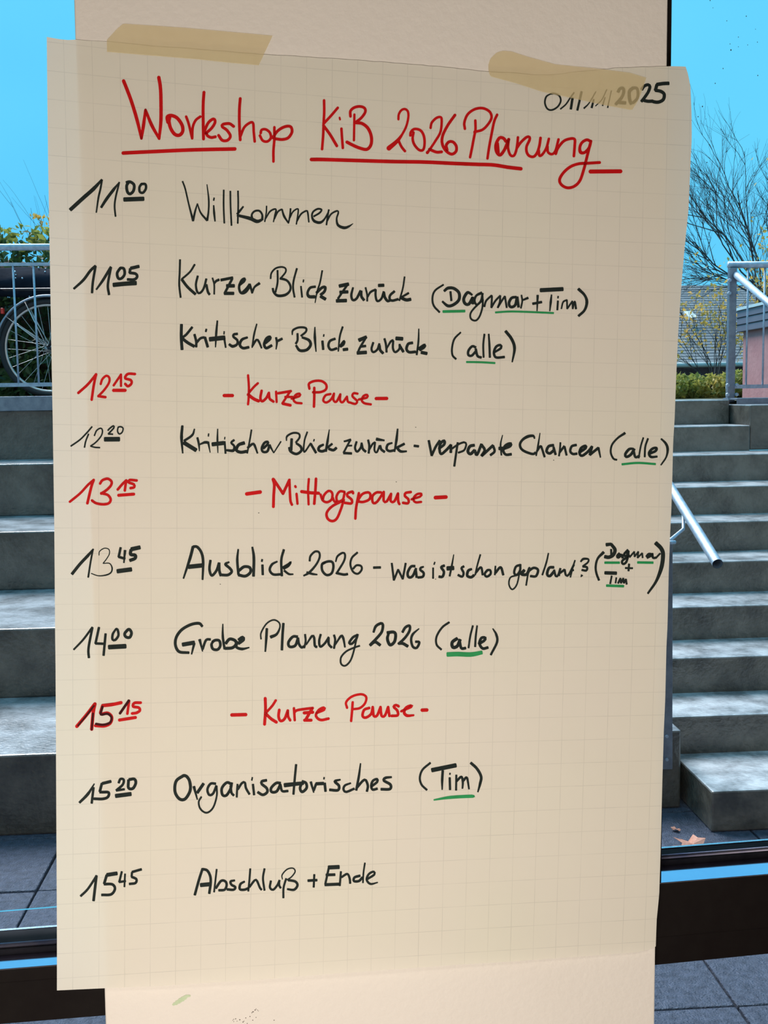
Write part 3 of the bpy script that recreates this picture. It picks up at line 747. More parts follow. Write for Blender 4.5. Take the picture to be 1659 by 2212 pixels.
# fallen maple leaf on the paving
lc = at_Z(1497, 1822, 0.012)
lf = MB(); pts = []
for i, r in enumerate([1.2, .7, 1.0, .65, 1.1, .65, .95, .6, .8, .4, .3, .4, .8, .6, 1.0, .7]):
    a = 2 * pi * i / 16 + .5; pts.append((cos(a) * r * .055, sin(a) * r * .062, .010 * cos(3 * a) + .012 * r))
lf.v = [(0, 0, .008)] + pts
lf.f = [(0, 1 + i, 1 + (i + 1) % 16) for i in range(16)]
lo = lf.build('fallen_leaf', M['leaf_fallen']); lo.location = (lc.x, lc.y, .003); lo.rotation_euler.z = .6
m = lo.modifiers.new('solid', 'SOLIDIFY'); m.thickness = .001
tag(lo, 'curled brown maple leaf on the paving in front of the lowest step', 'leaf')
MB().tube([(-.02, -.01, .01), (-.07, .03, .012), (-.10, .05, .006)], .0015, 6).build('stem', M['leaf_fallen'], lo)
lc = at_Z(1462, 1792, 0.005)
l2 = bpy.data.objects.new('fallen_leaf', lf_me := lo.data.copy()); link(l2); l2.location = (lc.x, lc.y, .003); l2.scale = (.34, .3, .5); l2.rotation_euler.z = 2
tag(l2, 'small brown leaf scrap lying just left of the maple leaf', 'leaf')

# ------------------------------------------------------------------ the flip chart sheet
def interp(pts, t, axis):
    """polyline lookup: pts sorted along the axis"""
    o = 1 - axis
    for a, b in zip(pts, pts[1:]):
        if t <= b[axis]:
            k = (t - a[axis]) / (b[axis] - a[axis]); return a[o] + (b[o] - a[o]) * k
    a, b = pts[-2], pts[-1]; k = (t - a[axis]) / (b[axis] - a[axis]); return a[o] + (b[o] - a[o]) * k
LEFT = [(101,80),(102.2,206),(104,353),(106,475),(108.3,597),(109.8,690),(112.3,826),(113.7,897),(117.2,1128),(119.1,1373),(120,1437),(121.1,1657),(123,2024),(123,2139.5)]
RIGHT = [(1481,144),(1487,162),(1491.6,188),(1493.8,242),(1494.4,298),(1491.6,354),(1487.6,450),(1478,545),(1472,615),(1465,721),(1460.6,815),(1457.5,900),(1454,958),(1452,1043),(1450,1104),(1447.6,1153),(1444.5,1238),(1442,1348),(1439.5,1400),(1437,1510),(1434,1576),(1430.6,1694),(1427,1840),(1424,1932),(1418.5,1987),(1416.5,2044.6)]
TOP = [(101,80),(116,83),(145,87),(158,86),(231,89.5),(309,98),(424,106),(563,118),(600,119.2),(720.5,126.7),(841,135.8),(931.5,142.7),(992,148.7),(1052,155.3),(1090,157),(1165,162.5),(1195,162.5),(1252.5,154.5),(1315,148.7),(1365,145.5),(1440,143),(1481,144)]
BOT = [(123,2139.5),(226.5,2134.7),(363,2129),(471,2121.5),(531.5,2118.4),(700,2104.9),(1000,2083),(1105,2077),(1254,2066),(1373.5,2057),(1397,2052.5),(1416.5,2044.6)]
def gridpoly(c, px, py):
    x = (px - 800) / 800; y = (py - 1100) / 1000; s = 0; k = 0
    for i in range(3):
        for j in range(4):
            if i + j <= 4:
                s += c[k] * x**i * y**j; k += 1
    return s
GU = [12.7031, 0.2363, 0.0304, 0.0056, 15.1665, 0.4298, 0.0109, 0.0369, 0.7949, -0.0467, 0.1677]
GV = [9.1914, 18.9523, 0.5865, -0.1549, -0.1073, 1.073, 0.0192, 0.0381, -0.0137, -0.0672, 0.1161]
def sheet_off(px, py):
    """how far the sheet stands off the wall strip (metres), by place on the sheet"""
    u = (px - 100) / 1380; v = (py - 90) / 2000
    w = .0009 + .0035 * min(1, max(0, v * 5)) + .010 * max(0, v - .55) ** 1.5
    w += .0022 * (sin(v * 9 + u * 3) + .6 * sin(u * 7 - v * 4)) * min(1, max(0, v * 3))
    w += .010 * max(0, v - .88) * 11 * math.exp(-((u - .45) / .30) ** 2) * .9
    w += .0022 * math.exp(-((v - (.585 + .02 * sin(u * 6))) / .012) ** 2) * math.exp(-((u - .58) / .16) ** 2) * .35
    w += .0008 * math.exp(-((v - .78 - .22 * (u - .8)) / .02) ** 2) * math.exp(-((u - .82) / .12) ** 2)
    w -= .0011 * math.exp(-((u - .80) / .05) ** 2) * math.exp(-(v / .04) ** 2)
    return max(w, .0008)
def on_sheet(px, py, lift=0.0):
    return at_Y(px, py, YC - sheet_off(px, py) - lift)
NX, NY = 90, 130
root = empty('flip_chart_sheet', on_sheet(760, 110))
tag(root, 'large squared flip chart sheet with a handwritten workshop agenda, taped to the white wall strip', 'paper')
RL = Vector(root.location)
sv, sf, suv = [], [], []
c00, c10, c01, c11 = Vector(TOP[0]), Vector(TOP[-1]), Vector(BOT[0]), Vector(BOT[-1])
jr = random.Random(4)
for j in range(NY + 1):
    v = j / NY
    yl = 80 + (2139.5 - 80) * v; Lp = Vector((interp(LEFT, yl, 1), yl))
    yr_ = 144 + (2044.6 - 144) * (v ** 1.0); Rp = Vector((interp(RIGHT, yr_, 1), yr_))
    for i in range(NX + 1):
        u = i / NX
        xt = 101 + (1481 - 101) * u; Tp = Vector((xt, interp(TOP, xt, 0)))
        xb = 123 + (1416.5 - 123) * u; Bp = Vector((xb, interp(BOT, xb, 0)))
        p = Tp * (1 - v) + Bp * v + Lp * (1 - u) + Rp * u - (c00 * (1 - u) * (1 - v) + c10 * u * (1 - v) + c01 * (1 - u) * v + c11 * u * v)
        if j == 0: p.y += jr.uniform(-.7, .7)
        sv.append(tuple(on_sheet(p.x, p.y) - RL)); suv.append((gridpoly(GU, p.x, p.y), gridpoly(GV, p.x, p.y)))
for j in range(NY):
    for i in range(NX):
        a = j * (NX + 1) + i; sf.append((a, a + NX + 1, a + NX + 2, a + 1))
me = bpy.data.meshes.new('sheet'); me.from_pydata(sv, [], sf)
uvl = me.uv_layers.new(name='grid')
for lp in me.loops: uvl.data[lp.index].uv = suv[lp.vertex_index]
for p in me.polygons: p.use_smooth = True
me.materials.append(M['paper']); link(bpy.data.objects.new('sheet', me), root)

# ------------------------------------------------------------------ handwriting, laid as thin ink film on the sheet
class Ink:
    def __init__(s): s.v = []; s.f = []; s.parts = []
    def stroke(s, pts, rnd_cap):
        """pts: [(px, py, width)]"""
        P = []
        n = len(pts)
        if n == 2:
            m = max(2, int(math.dist(pts[0][:2], pts[1][:2]) / 5))
            P = [tuple(pts[0][k] + (pts[1][k] - pts[0][k]) * i / m for k in range(3)) for i in range(m + 1)]
        else:
            q = [tuple(2 * pts[0][k] - pts[1][k] for k in range(2)) + (pts[0][2],)] + pts + [tuple(2 * pts[-1][k] - pts[-2][k] for k in range(2)) + (pts[-1][2],)]
            for i in range(1, n):
                a, b, c, d = q[i - 1], q[i], q[i + 1], q[i + 2]
                m = max(2, int(math.dist(b[:2], c[:2]) / 2.2))
                for t in [z / m for z in range(m)]:
                    o = []
                    for k in range(2):
                        o.append(.5 * (2 * b[k] + (c[k] - a[k]) * t + (2*a[k] - 5*b[k] + 4*c[k] - d[k]) * t*t + (3*b[k] - a[k] - 3*c[k] + d[k]) * t**3))
                    o.append(b[2] + (c[2] - b[2]) * t); P.append(tuple(o))
            P.append(pts[-1])
        m = len(P)
        # end caps as extra narrowing sections
        def dirv(i):
            a, b = P[max(i - 1, 0)], P[min(i + 1, m - 1)]; L = math.dist(a[:2], b[:2]) or 1; return ((b[0] - a[0]) / L, (b[1] - a[1]) / L)
        sec = []
        caps = ((.5, 0.0), (.47, .42), (.38, .76), (.22, .95)) if rnd_cap else ((.18, .55), (.12, .85), (.0, 1.0))
        d0 = dirv(0); w0 = P[0][2]
        for off, k in (((.5, .08), (.45, .45), (.30, .80), (.14, .96)) if rnd_cap else ((.20, .62), (.10, .92))):
            sec.append((P[0][0] - d0[0] * w0 * off, P[0][1] - d0[1] * w0 * off, w0 * k, d0))
        for i in range(m): sec.append((P[i][0], P[i][1], P[i][2], dirv(i)))
        d1 = dirv(m - 1); w1 = P[-1][2]
        for off, k in (((.14, .96), (.30, .80), (.45, .45), (.5, .08)) if rnd_cap else ((.10, .92), (.20, .62))):
            sec.append((P[-1][0] + d1[0] * w1 * off, P[-1][1] + d1[1] * w1 * off, w1 * k, d1))
        n0 = len(s.v); lift = .00025 + .00002 * (len(s.f) % 5)
        for x, y, w, d in sec:
            nx_, ny_ = -d[1] * w / 2, d[0] * w / 2
            s.v.append(tuple(on_sheet(x + nx_, y + ny_, lift) - RL)); s.v.append(tuple(on_sheet(x - nx_, y - ny_, lift) - RL))
        for i in range(len(sec) - 1):
            a = n0 + i * 2; s.f.append((a, a + 1, a + 3, a + 2))
        xs = [q[0] for q in sec]; ys = [q[1] for q in sec]
        s.parts.append((min(xs), max(xs), min(ys), max(ys), n0, len(s.v)))
    def words(s, gap):
        """groups of strokes: one per written word"""
        G = []
        for p in sorted(s.parts):
            hit = [g for g in G if p[0] <= g['x1'] + gap and p[1] >= g['x0'] - gap and p[2] <= g['y1'] + 14 and p[3] >= g['y0'] - 14]
            n = dict(x0=p[0], x1=p[1], y0=p[2], y1=p[3], it=[p])
            for g in hit:
                G.remove(g); n['it'] += g['it']
                n['x0'] = min(n['x0'], g['x0']); n['x1'] = max(n['x1'], g['x1']); n['y0'] = min(n['y0'], g['y0']); n['y1'] = max(n['y1'], g['y1'])
            G.append(n)
        return G
    def build(s, name, m, rng=None):
        v, f = s.v, s.f
        if rng:
            v, f = [], []
            for p in rng:
                k = len(v); v += s.v[p[4]:p[5]]
                for i in range((p[5] - p[4]) // 2 - 1):
                    a = k + i * 2; f.append((a, a + 1, a + 3, a + 2))
        me = bpy.data.meshes.new(name); me.from_pydata(v, [], f); me.materials.append(m)
        return link(bpy.data.objects.new(name, me), root)
MATS = dict(r='ink_red', k='ink_black', g='ink_green', m='ink_maroon')
WORDS = dict(r='red', k='black', g='green', m='dark red')
def write(label, blocks):
    """blocks: (colour, ox, oy, scale, 'w x,y x,y,w / x,y ; w ...')"""
    inks = {}
    for colr, ox, oy, sc, txt in blocks:
        ink = inks.setdefault(colr, Ink())
        for st_ in txt.split(';'):
            tk = st_.split()
            if not tk: continue
            w = float(tk[0]); seg = []; last = None
            for t in tk[1:] + ['/']:
                if t == '/':
                    if len(seg) > 1: ink.stroke(seg, colr in 'rm')
                    seg = [seg[-1]] if seg else []
                    continue
                n_ = [float(z) for z in t.split(',')]
                seg.append((ox + n_[0] / sc, oy + n_[1] / sc, (n_[2] if len(n_) > 2 else w) / sc * (1.17 if colr in 'rm' else 1.12)))
    for c, ink in inks.items():
      for g in ink.words(9):
        tag(ink.build('underline' if c == 'g' else 'lettering', M[MATS[c]], g['it']), WORDS[c] + ' marker ' + ('underlining below ' if c == 'g' else 'writing: ') + label)
S4 = 1659 / 415
write('Workshop KiB 2026 Planung', [
('r',240,150,S4,"26 108,100 140,180 180,290 225,440 262,596,20 / 280,480 297,350,20 / 350,480 415,598,20 / 430,440 430,250 425,150 412,70 ; 26 490,455 485,410 520,398 570,420 612,480 618,535 590,568 550,560 515,510 500,450 505,420 ; 24 492,405 490,450 ; 20 648,408 670,470 700,595 / 705,500 730,440 770,408 ; 23 802,198 795,300 795,450 798,600 ; 22 802,540 840,460 885,428 898,455 870,505 820,550 / 835,575 865,588 900,582 ; 22 1058,492 1020,468 965,475 960,495 1000,525 1030,575 1005,612 960,612 928,570 ; 22 1115,252 1108,350 1108,480 1115,608 ; 20 1118,575 1150,500 1200,460 1226,465 1232,540 1240,622 ; 20 1292,550 1300,522 1335,518 1370,545 1380,590 1350,622 1310,615 1285,572 ; 20 1410,500 1410,600 1402,700 1402,795 ; 22 1395,590 1440,530 1500,495 1550,495 1562,540 1530,590 1480,605 1425,600 ; 27 105,722 400,708 700,695 1068,687"),
('r',640,180,S4,"20 240,148 241,250 236,350 232,450 223,568,20 ; 20 358,212 300,280 235,350 ; 22 235,365 290,440 350,540 ; 20 390,392 395,470 402,558 ; 15 374,297 378,312 ; 21 468,285 468,240 500,210 550,200 590,215 595,250 560,300 515,335 ; 18 502,270 500,380 498,492 ; 24 515,340 570,348 620,390 648,460 645,530 610,570 550,560 490,535 438,508 ; 18 882,310 885,270 905,235 935,222 962,240 968,290 950,370 915,440 870,500,28 800,560,36 ; 20 885,500 910,550 938,585 ; 20 985,450 990,420 1020,395 1070,405 1100,450 1108,520 1095,575 1060,575 1020,530 1005,480 1012,425 ; 19 1160,385 1170,340 1210,300 1245,292 1256,320 1245,420 1200,500 1150,575 1132,598,24 ; 22 1150,570 1210,594 1255,592 ; 22 1370,275 1310,360 1265,450 1260,520 1290,580 1340,612 1378,590 1382,545 1355,508 1320,505 1295,535 1303,575"),
('r',980,180,S4,"20 97,392 92,340 120,270 180,225 250,215 310,245 327,295 300,350 250,400 180,420 ; 20 187,322 188,400 175,470 158,560 142,638 ; 20 375,272 350,330 325,450 305,560 292,648 ; 24 450,500 430,475 395,472 365,530 370,590 400,620 435,580 462,520 475,485 ; 24 378,520 385,600 ; 20 475,490 470,560 490,620 520,625 540,580 550,520 555,468 ; 21 545,560 580,510 630,465 655,465 655,490 630,545 630,590 650,625 690,634 720,600 740,540 750,472 ; 20 735,580 740,625 765,615 800,560 822,480 ; 20 810,545 815,595 850,612 880,580 905,485 ; 21 882,608 900,560 950,500 1010,478 1045,485 1045,540 1038,628 ; 22 1180,500 1150,488 1110,510 1090,550 1095,595,26 1130,598 1170,555 1185,500 ; 22 1180,520 1150,640 1125,740 1090,840 1040,890 980,902 930,875 915,830 950,770 1010,720 1080,695 1160,690 1260,684 ; 27 -1228,658 -1100,659 -560,675 -260,680 0,692 200,700 340,705 470,725 580,738 ; 30 1182,762 1440,760")])
write('01/11/2025', [
('k',1040,90,S4,"14 600,450,10 560,475 548,530 570,580 610,590 660,560 685,510 670,465 630,448 600,450 ; 12 682,582 730,540 770,480 800,440 ; 20 787,485 772,582 ; 18 865,432 845,520 828,592 ; 9 885,576,14 930,530 988,432 ; 14 970,500 952,570,18 ; 8 985,556 1040,500 1082,414 ; 8 1068,480 1046,553,12 ; 8 1122,424 1105,500 1090,570,12 ; 24 1180,435 1195,408 1222,402 1230,425 1215,475 1160,542 ; 26 1190,525 1245,530 ; 26 1310,400 1278,430 1280,500 1295,538 ; 22 1300,400 1340,402 1352,440 1345,490 1310,528 ; 24 1384,415 1405,385 1438,372 1455,390 1440,435 1410,480 1382,516 ; 26 1405,508 1440,515 1475,514 ; 28 1618,360 1570,362 1515,370 ; 26 1515,372 1502,420 / 1550,430 1578,455 1570,500 1530,522 1490,520 1472,512")])
write('11.00 Willkommen', [
('k',130,370,S4,"30 88,332 200,230 290,150 360,72,16 ; 16 361,74 348,150 330,230 312,356,12 ; 24 354,312,20 400,240 460,160 510,95,8 ; 15 510,95 497,150 480,220 470,300 478,390,14 ; 23 571,97 603,91 638,118 632,170 602,196 580,176 574,125 590,97 ; 20 700,110 735,112 740,150 715,185 688,178 684,140 700,112 ; 34 552,244 720,238"),
('k',380,380,S4,"13 57,47 80,110 110,240 148,388,18 / 165,310,16 185,240,10 / 215,320,14 270,385,18 / 282,300,14 283,200,14 268,74,8 ; 18 326,255,12 330,320 338,392,12 ; 13 330,190 326,212 ; 14 413,122 412,260 418,408 ; 14 470,132 472,260 480,428 ; 14 536,130 538,250 534,410 ; 20 582,265,14 530,330 ; 28 530,340,20 640,368 700,393 740,380,20 ; 16 660,375,20 655,335 680,305 720,302 745,335 745,380,20 ; 12 783,260 780,320 767,396 ; 14 775,370,10 810,310 850,287 865,295 855,340 842,398,10 ; 14 850,370 880,310 915,290 920,305 935,350,18 972,408,12 / 985,340 990,282 ; 12 985,360 1010,310 1050,284 1056,310 1040,418 ; 14 1045,390 1080,330 1125,302 1138,315 1148,400,12 ; 15 1190,350 1240,320 1258,292 1225,285 1185,310 1175,350 1195,390,22 1245,403,22 1285,370,14 1325,292,9 ; 14 1320,292 1310,350 1300,423 ; 14 1305,390 1340,330 1393,302 1402,320 1388,370 1400,425,20 1450,448,24 1490,438,18 1530,412,5")])
write('11.05 Kurzer Blick zurück (Dagmar+Tim)', [
('k',130,550,S4,"22 118,295,18 200,220 260,140 305,98 ; 20 305,100 282,240 275,330 ; 22 312,302,14 370,220 438,108 ; 20 438,110 412,260 422,346 ; 22 520,115 492,160 502,205 530,205 556,170 550,122 520,115 ; 26 680,102 610,118 ; 22 605,122 600,158 / 650,165 665,190 640,215 580,215 ; 34 460,262 560,252 655,246 ; 16 1035,44 1032,150 1028,260 1040,370 ; 16 1162,86 1120,150 1050,212 ; 22 1050,215 1100,280 1168,342 ; 18 1188,185 1172,260 1185,325 1210,330 1240,290 1262,210 ; 20 1262,260 1275,320 1290,345 ; 14 1315,202 1330,260 1330,342 ; 20 1330,255,12 1345,230 1372,217 ; 22 1388,220 1490,200 ; 20 1485,210 1420,335 ; 28 1438,270 1503,270 ; 26 1418,335 1498,335 ; 20 1545,265 1590,228 1592,207 1565,225 1545,280 1560,330 1600,325 1640,270"),
('k',520,560,S4,"16 5,295 50,250 75,215 ; 18 78,215 100,292 ; 16 100,285 120,240 162,208,22 ; 14 258,168 265,120 300,80 350,67 385,78 388,110 350,160 ; 16 318,97 318,200 300,285 ; 18 340,165,20 400,185 430,235 420,280 380,310,22 320,315,22 285,285 277,252 ; 16 485,80 458,180 452,250 465,328 ; 18 520,234,14 530,328,16 ; 12 543,177 540,198 ; 20 645,237 600,247 577,290 590,322,26 640,325,26 ; 14 704,98 685,200 660,280 642,376,8 ; 22 655,290 700,247 730,242 722,280 690,308 ; 26 690,320 732,345 ; 28 852,232 930,215 ; 18 925,215 840,340 ; 26 857,285 925,282 ; 28 827,360 912,357 ; 20 970,245,16 955,310 967,352 1000,340 1035,272 ; 22 1040,275 1042,320 1065,354 ; 15 1078,245 1092,310 1092,362 ; 18 1095,330,12 1120,285 1165,262 / 1165,320 1180,362 1215,340 1235,280 ; 22 1235,285 1245,330 1270,362 1292,350 ; 26 1190,227 1235,225 ; 20 1328,277 1290,312 1287,345 1310,358 1360,345 ; 14 1415,152 1400,250 1370,358 ; 18 1385,330,16 1450,292 ; 26 1390,335 1430,352 1468,346"),
('k',900,590,S4,"16 232,100,14 160,150 137,210 147,280 198,338 ; 24 238,155,20 270,130 320,132 365,170 365,230 320,272 270,283 222,245,16 ; 18 292,160 300,238 ; 24 480,188,16 440,168 407,220 417,262 450,268 485,210 / 485,265 ; 18 562,170,22 515,195 500,240 520,273 555,240 570,175 ; 15 568,180 570,280 545,370 510,410 470,395 465,350 500,300 575,230 ; 16 585,290 600,240 645,195 / 650,205 645,298 / 680,240 722,195 / 718,250 700,298 / 735,240 762,200 / 778,298 ; 22 860,207,20 820,215 797,260 812,292 850,278 868,207 / 880,293 ; 14 905,190 912,240 900,303 ; 20 912,235,14 962,214 ; 20 1002,265 1080,250 ; 20 1045,192 1040,326,10 ; 32 1070,148 1262,138 ; 20 1165,187,12 1158,250 1150,328,10 ; 16 1220,240 1215,318 ; 13 1222,200 1220,216 ; 14 1250,308,12 1265,250 1298,232 / 1300,308 / 1345,242 / 1348,308 / 1365,245 1376,308,18 ; 20 1397,137,24 1450,190 1470,250,24 1450,320 1398,370"),
('g',900,590,S4,"21 228,332 330,330 416,328 ; 15 680,340 800,332 950,335 1183,345")])
write('Kritischer Blick zurück (alle)', [
('k',370,690,S4,"24 88,44 86,150 93,260 ; 20 181,67 130,130 90,160 ; 24 90,160 140,200 198,233 ; 20 200,130 215,190 215,238 ; 20 215,205 250,165 285,155 ; 22 290,155 315,238 ; 16 303,84 298,106 ; 20 398,12,14 388,120 382,240,10 ; 36 332,172 460,158 ; 18 455,150 470,243,14 ; 12 457,104 455,128 ; 20 572,125 540,130 537,150 570,180 568,215 530,233,24 500,215 ; 22 658,155,18 610,175 592,220 620,248 670,240 ; 16 738,40,12 715,130 698,243,12 ; 18 700,230 735,177 755,190 780,248,14 ; 22 812,205 852,170 852,150 822,165 802,215 820,248 868,225 ; 18 905,157 912,200 905,258,10 ; 20 912,190 958,167 ; 17 1045,133,10 1050,95 1100,70 1160,74 1163,105 1120,143 ; 18 1090,122 1090,180 1075,210 ; 23 1130,155,18 1188,180 1203,220 1170,263 1110,268 1077,225,18 ; 22 1240,67,10 1240,160 1250,278,10 ; 20 1305,187 1312,260 ; 12 1318,130 1315,148 ; 20 1415,167 1370,187 1357,230 1380,263 1430,250 ; 16 1480,64 1455,150 1442,276,12 ; 20 1455,235 1492,187 1488,215 1462,235 ; 24 1485,262 1523,257"),
('k',740,700,S4,"26 142,140,30 205,112 ; 18 205,112 150,205 130,253 ; 20 152,195 200,190 ; 28 127,250 205,245 ; 18 265,160 250,215 265,243 300,220 318,170 ; 22 318,185 325,225 350,253 ; 18 362,127 375,180 380,243 ; 18 380,215,12 415,152 437,140 ; 18 437,145 435,210 455,243 490,215 493,175 ; 22 495,190 525,240 ; 30 462,124 518,128 ; 22 605,162 567,172 552,215 575,243 630,240 ; 16 658,42,10 655,150 640,266 ; 22 655,215 708,180 705,200 665,225 ; 26 680,245 728,255 ; 16 1020,72,14 965,130 945,210 950,270 980,303 ; 20 1150,202 1120,192 1087,230 1087,268 1115,273 1150,237 ; 20 1150,215 1165,275 1198,290 ; 16 1225,87 1215,180 1218,288 ; 18 1262,87,14 1268,180 1272,288 ; 20 1310,245,16 1368,207 1363,182 1327,195 1307,245 1325,288 1398,285 ; 24 1408,62 1460,130 1485,210 1465,328,12"),
('g',740,700,S4,"16 1070,328 1190,330 1316,337")])
write('12.15 Kurze Pause', [
('r',140,790,S4,"20 117,235 200,160 270,75 / 250,170 232,293 ; 18 310,158 325,115 360,87 385,107 380,150 340,210 290,263 ; 20 290,263 350,272 ; 18 422,170 485,77 / 485,175 ; 20 605,72 550,70 527,88 522,110 570,125 575,155 545,178 522,158 ; 25 422,213 520,213"),
('r',450,790,S4,"25 137,258 208,258 ; 18 343,84 350,180 348,280 343,333 ; 18 428,152 395,182 350,235 ; 24 345,250 390,285 433,305 ; 20 460,217 450,280 465,308 500,280 523,235 ; 20 523,240 530,285 562,310 ; 18 585,225 590,313 ; 20 605,238 712,220 ; 18 705,225 640,325 ; 22 645,328 708,342 ; 18 665,270 725,270 ; 18 720,285 788,262 788,242 755,252 735,290 755,318 805,325 ; 19 873,198 870,155 920,132 980,134 1018,165 1015,205 970,228 905,230 ; 20 915,192 915,270 912,353 ; 18 1055,245 1012,257 992,300 1020,318 1060,290 1085,242 / 1080,295 1105,312 1140,248 / 1138,300 1160,316 1197,268 / 1205,310 1230,320 1270,330 1285,305 1245,265 1255,238 1288,242 ; 18 1300,292 1370,275 1372,252 1340,262 1325,300 1350,325 1403,334 ; 25 1450,284 1540,283")])
write('12.20 Kritischer Blick zurück - verpasste Chancen (alle)', [
('k',140,900,S4,"13 52,255 130,200 190,140 235,87 ; 13 205,150 180,215 170,266 ; 12 255,165 275,120 310,100 325,120 315,165 270,220 222,255 ; 12 222,255 260,265 303,268 ; 13 372,120 390,100 420,80 423,98 375,150 / 415,152 ; 12 460,92 455,125 470,150 495,135 503,100 480,87 460,92 ; 36 345,196 470,195 ; 20 1015,80 1008,180,24 1018,316,12 ; 19 1120,107,12 1100,160 1030,210 ; 32 1028,225 1133,290 ; 18 1145,182 1158,240 1162,298,8 ; 22 1165,240,12 1210,222 1235,225 ; 18 1238,220 1255,310,8 ; 12 1242,147 1240,170 ; 16 1320,107,10 1318,200 1322,313,8 ; 32 1274,240 1372,228 ; 16 1380,215 1388,318 ; 10 1382,177 1380,196 ; 18 1463,202 1437,225 1463,255 1455,293,24 1397,290 ; 24 1550,227,28 1500,245 1482,290 1520,308 1570,300 ; 14 1612,114 1598,200 1575,316"),
('k',520,900,S4,"20 60,270 100,237 118,245 145,316,14 ; 20 195,275 233,237 232,217 205,227 182,270 192,303 230,300 248,245 / 285,313,10 / 347,215,12 ; 16 395,208,10 400,170 450,142 500,147 508,180 475,225 ; 22 440,192 435,290 ; 21 480,230,18 518,260 523,295 480,323 430,300 420,267 ; 14 575,132 550,210 548,305 605,230 ; 20 605,235 650,313 ; 11 635,196 630,213 ; 22 715,242,18 680,260 672,288 700,300 735,290 ; 20 765,112,8 750,210 735,300 ; 18 745,270 790,235 ; 22 760,278 800,290 826,270 ; 20 892,215,14 950,200 ; 16 945,205 888,312 ; 14 917,252 960,250 ; 20 888,315 958,318 ; 18 1000,217 987,270 1005,303 1035,270 1045,228 ; 20 1045,240 1055,280 1080,303 ; 18 1100,202 1110,250 1105,316 ; 16 1110,285 1140,235 1160,222 / 1155,290 1175,308 1200,250 ; 20 1203,250 1215,285 1243,305 ; 26 1172,195 1240,206,14 ; 20 1308,227,14 1270,242 1260,280 1285,298 1330,290 ; 22 1355,107,14 1345,200 1328,303,14 ; 20 1345,270 1413,235 ; 22 1350,270 1380,300 1433,300,14 ; 20 1497,252 1536,257"),
('k',880,910,S4,"20 185,167 210,296 / 245,220 280,167 ; 22 270,240,18 318,200 318,168 290,187 277,230 290,283,20 335,250 376,205 / 375,270 ; 18 435,185 425,250 405,388 ; 16 380,240 440,200 490,182 508,200 490,250 440,272 ; 24 578,207 540,217 522,260 545,283 580,250 ; 22 582,250 600,290 640,198 ; 22 640,202 668,250 642,298 740,208 ; 20 740,212 753,260 717,293 ; 14 822,120,8 805,200 812,293 ; 28 792,235 828,235 ; 22 828,240 888,215 892,192 850,207 827,250 850,288,20 898,285 ; 20 1098,150,12 1088,127 1040,132,24 990,165 972,210 1000,253 1080,283 1108,270 ; 15 1145,102,8 1130,200 1112,298,12 ; 18 1118,260 1150,215 1163,240 1185,308 ; 22 1263,207 1220,217 1202,260 1230,278 1265,250 ; 20 1262,225 1280,288"),
('k',1060,910,S4,"15 602,185 598,240 590,300 ; 18 595,270 635,215 ; 18 637,218 655,293 ; 20 740,205 700,217 687,260 710,283 745,280 ; 21 762,272 820,232 818,212 780,232 767,278 790,298 840,262 875,218 / 856,290 / 930,230 ; 20 930,230 948,312,12 ; 16 1160,102,20 1095,147 1047,205 1037,270 1060,323 1090,333,14 ; 22 1233,237,16 1195,242 1162,285 1172,308 1210,288 1240,240 ; 20 1235,260 1250,310 1285,298 ; 14 1318,142 1295,220 1278,318 ; 16 1358,150 1335,220 1330,308 ; 21 1370,280 1423,257 1432,232 1397,237 1367,275 1385,308 1438,305,16 ; 14 1472,152 1510,190,20 1528,240,22 1515,310 1470,378,12"),
('g',1060,910,S4,"17 1133,372 1270,360 1423,370")])
write('13.15 Mittagspause', [
('r',130,1020,S4,"19 84,255 170,185 240,110 290,67 ; 21 288,70 268,130 235,268 ; 20 345,98 365,70 410,57 443,80 438,115 400,155 355,185 ; 20 355,182 410,197 436,235 420,268 370,278 310,268 275,245 ; 20 497,150 540,100 570,72 / 558,158 ; 20 660,72 600,68 590,88 635,105 640,130 608,138 ; 23 505,200 635,190"),
('r',510,1020,S4,"27 92,188 208,172 ; 22 320,62,24 330,110 325,200 322,298 ; 22 325,64 405,185 / 460,68 ; 20 460,70 465,180 470,250 482,280 ; 19 522,188 530,272 ; 19 511,122 514,128 ; 18 628,60 622,150 626,278 ; 21 690,58 685,150 675,272 ; 24 566,168 640,178 712,182 ; 19 730,195 748,243 785,260 825,235 830,182 800,162 762,195 748,240 ; 19 830,210 848,252 864,262 ; 19 935,170 895,167 867,210 877,253 920,238 937,180 ; 20 930,240 905,320 870,400 830,423 790,400 783,350 830,295 915,250 ; 20 1010,182 1005,168 965,182 960,205 998,238 995,270 940,265 ; 20 1060,182 1048,240 1035,320 1030,400 ; 20 1050,245 1090,190 1140,175 1160,195 1150,235 1100,257 1060,255 ; 20 1250,175 1210,177 1177,210 1182,263 1215,258 1275,172 / 1275,248 1300,253 1338,188 / 1335,248 1365,253 1398,185 / 1400,250 1410,275 ; 20 1508,172 1465,180 1457,205 1488,235 1485,268 1442,265 ; 18 1515,235 1590,210 1600,187 1560,192 1530,230 1550,260 1597,257"),
('r',600,1020,S4,"28 1362,220 1452,215")])
